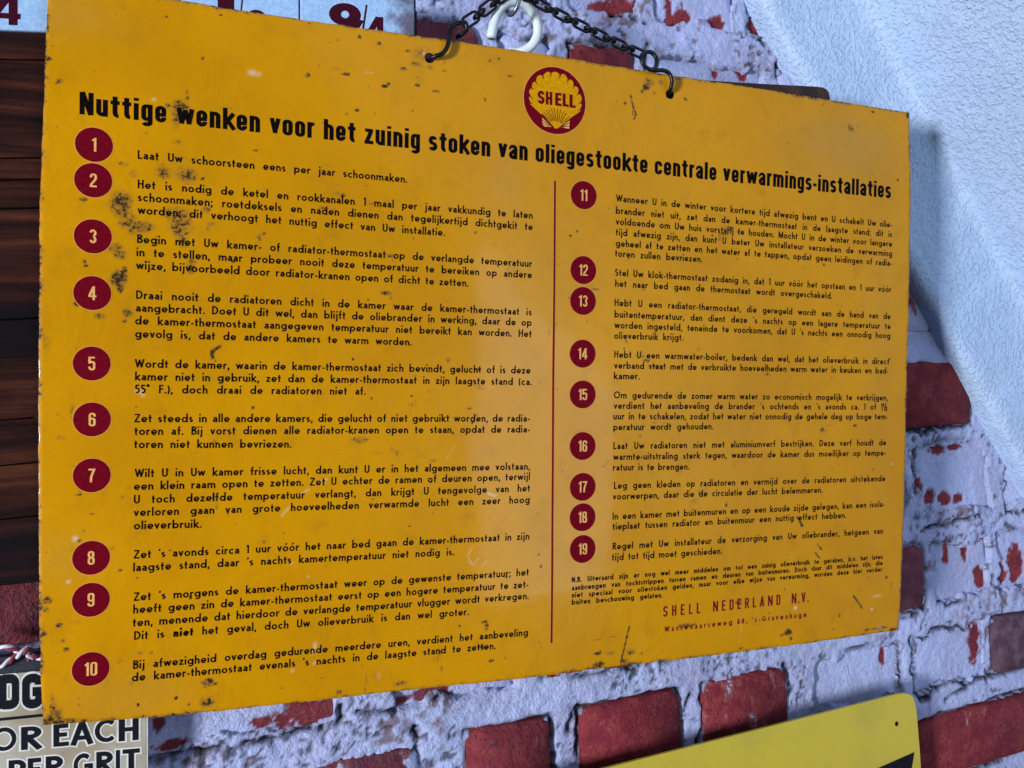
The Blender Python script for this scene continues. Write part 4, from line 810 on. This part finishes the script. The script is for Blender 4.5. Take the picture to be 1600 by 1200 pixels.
wire('wire_hook', [sw(1046, 152, -.006), sw(1046.5, 146, -.001), sw(1048, 138, .003), sw(1050, 127, .0045), sw(1046, 115, .0045), sw(1036, 110, .004), sw(1024, 110, .004), sw(1012, 107, .004), sw(1004, 98, .004), sw(1002, 88, .003), sw(1008, 82, .001), sw(1018, 82, .000), sw(1026, 92, .001), sw(1025, 104, .003), sw(1020, 109, .0055)], rw, ch, inv, M_CHAIN)
def link_pts(c, ax, side, L, W, n=7):
    pts = []
    for t in np.linspace(-90, 90, n): q = math.radians(t); pts.append(c + ax * (L / 2 - W / 2 + W / 2 * math.cos(q)) + side * (W / 2 * math.sin(q)))
    for t in np.linspace(90, 270, n): q = math.radians(t); pts.append(c + ax * (-(L / 2 - W / 2) + W / 2 * math.cos(q)) + side * (W / 2 * math.sin(q)))
    return pts
def run_chain(a, b, nlinks, sag):
    P = [a + (b - a) * t + np.array([0, 0, -sag * 4 * t * (1 - t)]) for t in np.r_[0, np.cumsum([1.3 if i % 2 == 0 else .7 for i in range(nlinks)])] / sum(1.3 if i % 2 == 0 else .7 for i in range(nlinks))]
    nn = SR[:, 2]
    for i in range(nlinks):
        c = (P[i] + P[i + 1]) / 2; ax = P[i + 1] - P[i]; pl = np.linalg.norm(ax); ax = ax / pl
        s1 = np.cross(nn, ax); s1 /= np.linalg.norm(s1); s2 = np.cross(ax, s1); an = math.radians(12 if i % 2 == 0 else 78)
        side = s1 * math.cos(an) + s2 * math.sin(an)
        child_tube('link', link_pts(c, ax, side, pl + .0040, .0066), .00100, M_CHAIN, ch, inv, True, 6)
apex = sw(800, -16, .004)
run_chain(sw(727, 36, .005), apex + np.array([-.002, 0, 0]), 5, .0012)
run_chain(sw(1005, 86, .002), apex + np.array([.002, 0, 0]), 13, .0012)
hk = empty('steel_screw_hook', loc=tuple(wall(800, -40, .0))); tag(hk, 'grey steel screw hook in the wall that carries the chain', 'hook')
ho = np.array(hk.location)
wire('shank', [wall(800, -40, -.01), wall(800, -40, .02), wall(800, -38, .034), sw(800, -34, .001), sw(800, -22, .008), sw(803, -12, .009)], .0018, hk, ho, M_STEEL)
wire('eye', [sw(806, -28, .012), sw(811, -14, .012), sw(810, 4, .011), sw(804, 18, .008), sw(797, 23, .002), sw(792, 15, -.004), sw(794, -6, -.006), sw(800, -26, .0)], .0016, hk, ho, M_STEEL)
wr = empty('white_ring', loc=tuple(sw(800, 4, -.002))); tag(wr, 'open white plastic coated ring dangling behind the chain', 'ring'); wo = np.array(wr.location)
wire('ring', [sw(767, 59, .000), sw(770, 44, .000), sw(775, 26, .000), sw(785, 11, .0), sw(801, 3, .0), sw(818, 6, -.001), sw(831, 18, -.003), sw(839, 36, -.004), sw(840, 52, -.006), sw(834, 67, -.008), sw(823, 77, -.011), sw(808, 82, -.014), sw(795, 80, -.016)], .0033, wr, wo, M_PLASTIC, 7)

# ------------------------------------------------------------------ number board on the left
bd = empty('number_board', loc=tuple(wall(60, 915, 0))); tag(bd, 'dark weathered timber board with pale blue enamel number plates along its top', 'board'); bo = np.array(bd.location)
def wslab(name, pxs, o0, o1, mat, parent, org, bevel=.0012):   # outline on a plane parallel to the wall
    Pm = [wall(x, y, o1) for x, y in pxs]; pl = [(p[0] - org[0], p[2] - org[2]) for p in Pm]
    o = slab(name, pl, o0 + org[1], o1 + org[1], mat, parent, bevel)
    # slab lives in x, y, z = right, up, out; turn it to the wall
    me = o.data; co = np.empty(len(me.vertices) * 3, np.float32); me.vertices.foreach_get('co', co); co = co.reshape(-1, 3)
    co = np.c_[co[:, 0], -co[:, 2] - 0 * co[:, 1], co[:, 1]]; co[:, 1] = co[:, 1]
    me.vertices.foreach_set('co', co.astype(np.float32).ravel()); me.update(); return o
seams = [-14, 92, 247, 281, 326, 500, 657, 728, 812, 917]
def seam_y(y0, x):                                       # board edges run slightly uphill to the right
    s = np.interp(y0, [-14, 48, 250, 480, 770, 915], [.045, .03, -.012, -.05, -.105, -.11]); return y0 + s * x
for i, (a, b) in enumerate(zip(seams[:-1], seams[1:])):
    g = .9; off = .020 + float(rng.uniform(-.0016, .0012)); xr = 652
    ya, yb = (lambda x: seam_y(a, x) + g), (lambda x: seam_y(b, x) - g)
    wslab('plank', [(-70, ya(-70)), (-70, yb(-70)), (xr, yb(xr)), (xr, ya(xr))], -.003, off, M_WOOD, bd, bo, .0011)
def mat_enamel():
    t = NT('pale_blue_enamel', .30, .5); co = t.n('ShaderNodeNewGeometry').outputs['Position']
    c = t.mix(t.mrange(t.noise(co, 500, 4, .7), .40, .66), (.30, .48, .74), (.43, .60, .82)); sx = t.n('ShaderNodeSeparateXYZ'); t.l(co, sx.inputs[0])
    r = t.math('ADD', t.mrange(sx.outputs[0], .085, .155), t.math('MULTIPLY', t.math('SUBTRACT', t.noise(co, 90, 5, .65), .5), 1.3))
    c = t.mix(t.mrange(r, .45, .95), c, (.12, .10, .15)); t.col(c); t.bump(t.noise(co, 900, 3), .12, .0004); return t.m
M_ENAMEL = mat_enamel(); M_MAROON = print_ink('maroon_enamel', (.045, .004, .012), speck=(.06, .01, .02)); M_INK = print_ink('black_enamel', (.01, .01, .014), speck=(.04, .04, .05))
def ptop(x): return -36 + .05 * x
def pbot(x): return 46.5 + .045 * x
plates = [(-92, 94.5), (95.5, 281.2), (282.5, 467.5), (469, 648)]
def wtext(o_parent, strokes_list, mat, off, name, org):
    T = Text()
    for st, o, ex, ey, cap, wx, wy in strokes_list: T.glyph(st, o, ex, ey, cap, wx, wy, 0)
    V_ = np.array(T.V); V_ = np.c_[V_[:, 0] - org[0], -off - V_[:, 2] - org[1], V_[:, 1] - org[2]]; V_ = V_[:, :3]
    return link(name, mesh(name, V_, T.F), mat, o_parent)
def wglyph(chh, xl, yb_, xr_, capx, wx, off, slope, font=glyph_round, **kw):   # glyph between two pixels, on the wall-parallel plane
    st, ad = font(chh, wx, **kw); a = wall(xl, yb_, off)[[0, 2]]; b = wall(xr_, yb_ + slope * (xr_ - xl), off)[[0, 2]]; u = wall(xl, yb_ - capx, off)[[0, 2]]
    cap = np.linalg.norm(u - a); return (st, a, (b - a) / (ad * cap), (u - a) / cap, cap, wx, wx)
PO = .0235
contents = {0: [('4', -13, 37.5, 32, 52, .17)], 2: [('1', 331, 66, 361, 86, .26), ('/', 370, 66, 381, 78, .05), ('2', 384, 72, 417, 58, .19)], 3: [('9', 514, 63, 564, 60, .20), ('/', 562, 72, 574, 64, .055), ('4', 571, 73, 602, 48, .17)]}
for k, (a, b) in enumerate(plates):
    pl = wslab('number_plate', [(a, ptop(a)), (a, pbot(a)), (b, pbot(b)), (b, ptop(b))], .0195, PO, M_ENAMEL, bd, bo, .0008)
    if k in contents: wtext(pl, [wglyph(c_, x0, y0, x1, cp, wx_, PO + .0001, .05) for c_, x0, y0, x1, cp, wx_ in contents[k]], M_MAROON, PO + .0001, 'painted_number', bo)
    wslab('plate_gap', [(b - .5, ptop(b) + 1), (b - .5, pbot(b) - 1), (b + 1.6, pbot(b) - 1), (b + 1.6, ptop(b) + 1)], .019, PO - .0006, M_INK, bd, bo, 0)

# ------------------------------------------------------------------ rusty plate behind the sign, top right
def mat_rust():
    t = NT('rusty_dark_sheet', .7, .3); co = t.pos(); t.col(t.ramp(t.noise(co, 60, 5, .65), [(.3, (.010, .006, .007)), (.55, (.028, .013, .010)), (.75, (.075, .030, .016))])); t.bump(t.noise(co, 500, 4), .4, .0006); return t.m
M_RUST = mat_rust()
ZP = -.010
rp = empty('rusty_plate', SIGN_M); tag(rp, 'dark rusty metal plate with a rounded corner peeking out above the yellow sign', 'metal plate')
slab('sheet', [sign(x, y, ZP)[:2] for x, y in [(1000, 119), (1100, 125.5), (1200, 131.5), (1270, 135), (1284, 136), (1291, 138.5), (1295, 143), (1297, 152), (1300, 230), (1000, 230)]], ZP - .0016, ZP, M_RUST, rp, .0005)

# ------------------------------------------------------------------ small lettered sign, bottom left
def mat_beige():
    t = NT('tarnished_cream_paint', .42, .45); co = t.pos()
    c = t.mix(t.mrange(t.noise(co, 22, 4), .38, .68), (.46, .42, .345), (.34, .27, .185)); sx = t.n('ShaderNodeSeparateXYZ'); t.l(co, sx.inputs[0])
    r = t.math('ADD', t.mrange(sx.outputs[0], -.285, -.215), t.math('MULTIPLY', t.math('SUBTRACT', t.noise(co, 55, 5, .65), .5), 1.5))
    c = t.mix(t.math('MULTIPLY', t.mrange(r, .55, 1.1), .75), c, (.17, .085, .045)); c = t.mix(t.math('MULTIPLY', t.mrange(t.noise(co, 240, 4), .6, .74), .45), c, (.20, .14, .09)); t.col(c); t.bump(t.noise(co, 700, 3), .12, .0004); return t.m
M_BEIGE = mat_beige(); M_SLATE = worn_paint('dark_slate_rim', (.018, .022, .034), .45, .6, (.05, .05, .06)); M_OUTL = worn_paint('off_white_letter_edge', (.72, .70, .64), .45, .66, (.4, .33, .25))
ZL = -.0125
ls = empty('lettered_sign', SIGN_M); tag(ls, 'small tarnished cream sign with black capital letters, hung on red and white twine', 'sign')
slab('panel', [sign(x, y, ZL)[:2] for x, y in [(-120, 1064), (-120, 1330), (229, 1330), (229, 1034), (66, 1048.5)]], ZL - .0016, ZL, M_BEIGE, ls, .0005)
slab('rim', [sign(x, y, ZL + .0022)[:2] for x, y in [(-120, 1038), (-120, 1066), (229, 1033.5), (229, 1006)]], ZL - .003, ZL + .0022, M_SLATE, ls, .001)
slab('side_edge', [sign(x, y, ZL)[:2] for x, y in [(229.3, 1034), (229.3, 1330), (231, 1330), (231, 1034)]], ZL - .0012, ZL + .0004, M_OUTL, ls, 0)
def lglyph(T, T2, chh, xl, yb_, xr_, capx, wx, slope=-.09, font=glyph_round, **kw):
    a = sign(xl, yb_, ZL)[:2]; b = sign(xr_, yb_ + slope * (xr_ - xl), ZL)[:2]; u = sign(xl + .0 * capx, yb_ - capx, ZL)[:2]
    st, ad = font(chh, wx, **kw); cap = np.linalg.norm(u - a); ex_1 = (b - a) / (ad * cap)
    def longer(p, e=.065):
        p = [np.array(q, float) for q in p]; d0 = p[0] - p[1]; d1 = p[-1] - p[-2]; p[0] = p[0] + d0 / np.linalg.norm(d0) * e; p[-1] = p[-1] + d1 / np.linalg.norm(d1) * e; return p
    T2.glyph([(p if c else longer(p), c) for p, c in st], a, ex_1, (u - a) / cap, cap, wx + .13, wx + .13, ZL + .0001); T.glyph([(p, c) for p, c in st], a, ex_1, (u - a) / cap, cap, wx, wx, ZL + .00025)
TB, TW = Text(), Text()
for args in [('D', -1.5, 1108, 30, 53, .27), ('G', 34.5, 1107, 67, 53, .27)]: lglyph(TB, TW, *args, font=glyph_cond, slope=-.06, k=1.6)
for args in [('O', -13, 1175, 25.5, 37, .17), ('R', 33, 1172, 63, 36, .19), ('E', 83.5, 1167, 107.5, 35, .19), ('A', 111, 1165, 145, 37, .18), ('C', 148, 1161, 179, 36, .18), ('H', 185.5, 1158.5, 216.5, 34, .19),
             ('P', 13.5, 1225, 38, 37, .19), ('E', 43.5, 1222, 65, 37, .19), ('R', 71.5, 1219, 97, 37, .19), ('G', 115, 1215, 145, 37, .19), ('R', 150.5, 1211, 175, 36, .19), ('I', 181, 1208, 187.5, 36, .19), ('T', 191.5, 1207, 218.5, 36, .19)]: lglyph(TB, TW, *args)
TW.build('letter_outline', M_OUTL, ls, False); TB.build('lettering', M_INK, ls, False)
T = Text(); Vv, Fc = ribbon([sign(-120, 1136, ZL)[:2], sign(0, 1124, ZL)[:2], sign(90, 1115, ZL)[:2], sign(225, 1101, ZL)[:2]], False, .0017, .0017); T.add(Vv, Fc, ZL + .0002); T.build('underline', M_INK, ls, False)

# twine
tw = empty('twine', loc=tuple(sw(20, 1022, ZL + .006))); tag(tw, 'red and white twisted twine knotted along the dark rim of the lettered sign', 'string'); to = np.array(tw.location)
M_TR = worn_paint('red_twine', (.20, .010, .03), .8, .7, (.3, .1, .1)); M_TW = worn_paint('white_twine', (.68, .66, .70), .8, .7, (.5, .45, .45))
def twist(pxs, z):
    path = spline([sw(x, y, z + dz) for x, y, dz in pxs], 26); d = np.gradient(path, axis=0); d /= np.linalg.norm(d, axis=1)[:, None]; L = np.r_[0, np.cumsum(np.linalg.norm(np.diff(path, axis=0), axis=1))]
    n = SR[:, 2]; s1 = np.cross(d, n); s1 /= np.linalg.norm(s1, axis=1)[:, None]; s2 = np.cross(s1, d)
    for ph, mt, nm in ((0, M_TR, 'red_strand'), (math.pi, M_TW, 'white_strand')):
        q = L / .0105 * 2 * math.pi + ph; child_tube(nm, path + .00085 * (np.cos(q)[:, None] * s1 + np.sin(q)[:, None] * s2), .00115, mt, tw, to, False, 7)
twist([(-50, 1001, 0), (-25, 1006, 0), (0, 1009, 0), (13, 1012, .001), (26, 1016, .001), (36, 1021, .0)], ZL + .004)
twist([(-50, 1052, 0), (-25, 1046, 0), (0, 1040, 0), (12, 1035, .0), (24, 1026, .001), (35, 1020, .003), (43, 1013, .002), (47, 1017, .001), (44, 1024, .0), (49, 1031, .0)], ZL + .004)
twist([(47, 1026, -.001), (55, 1027, 0), (63, 1027, 0), (78, 1024, 0)], ZL + .003)

# ------------------------------------------------------------------ bright yellow sign, bottom right
def mat_lemon():
    t = NT('lemon_yellow_paint', .34, .5); co = t.pos(); c = t.mix(t.mrange(t.noise(co, 20, 4), .4, .7), (.60, .455, .040), (.53, .40, .045))
    c = t.mix(t.math('MULTIPLY', t.mrange(t.noise(co, 150, 5, .7), .60, .74), .35), c, (.28, .23, .06)); t.col(c); t.bump(t.noise(co, 12, 2), .35, .004); t.bump(t.noise(co, 700, 3), .08, .0004); return t.m
M_LEMON = mat_lemon()
ys = empty('lemon_sign', loc=tuple(wall(1200, 1290, 0))); tag(ys, 'lemon yellow metal sign with a rounded corner, nail hole and black pointed mark', 'sign'); yo = np.array(ys.location)
OY = .026
cor = [(1392, 1087.2), (1404, 1084.4), (1414, 1083.3), (1422, 1084.8), (1428, 1090), (1430.5, 1098), (1432, 1110)]
wslab('panel', [(620, 1284), (905, 1211)] + cor + [(1437, 1170), (1446, 1290), (1300, 1420), (620, 1420)], OY - .0022, OY, M_LEMON, ys, yo, .0009)
def wdecal(name, pxs, off, mat, parent, org):
    Pm = [wall(x, y, off) - org for x, y in pxs]; return link(name, mesh(name, Pm, [tuple(range(len(Pm)))]), mat, parent)
wdecal('nail_hole', [(1401 + 2.7 * math.cos(a), 1131 + 3.8 * math.sin(a) ) for a in np.linspace(0, 2 * math.pi, 16, endpoint=False)], OY + .0002, M_INK, ys, yo)
wdecal('black_mark', [(1429, 1175), (1372, 1200), (1290, 1235), (1410, 1290), (1424, 1205)], OY + .0002, M_INK, ys, yo)
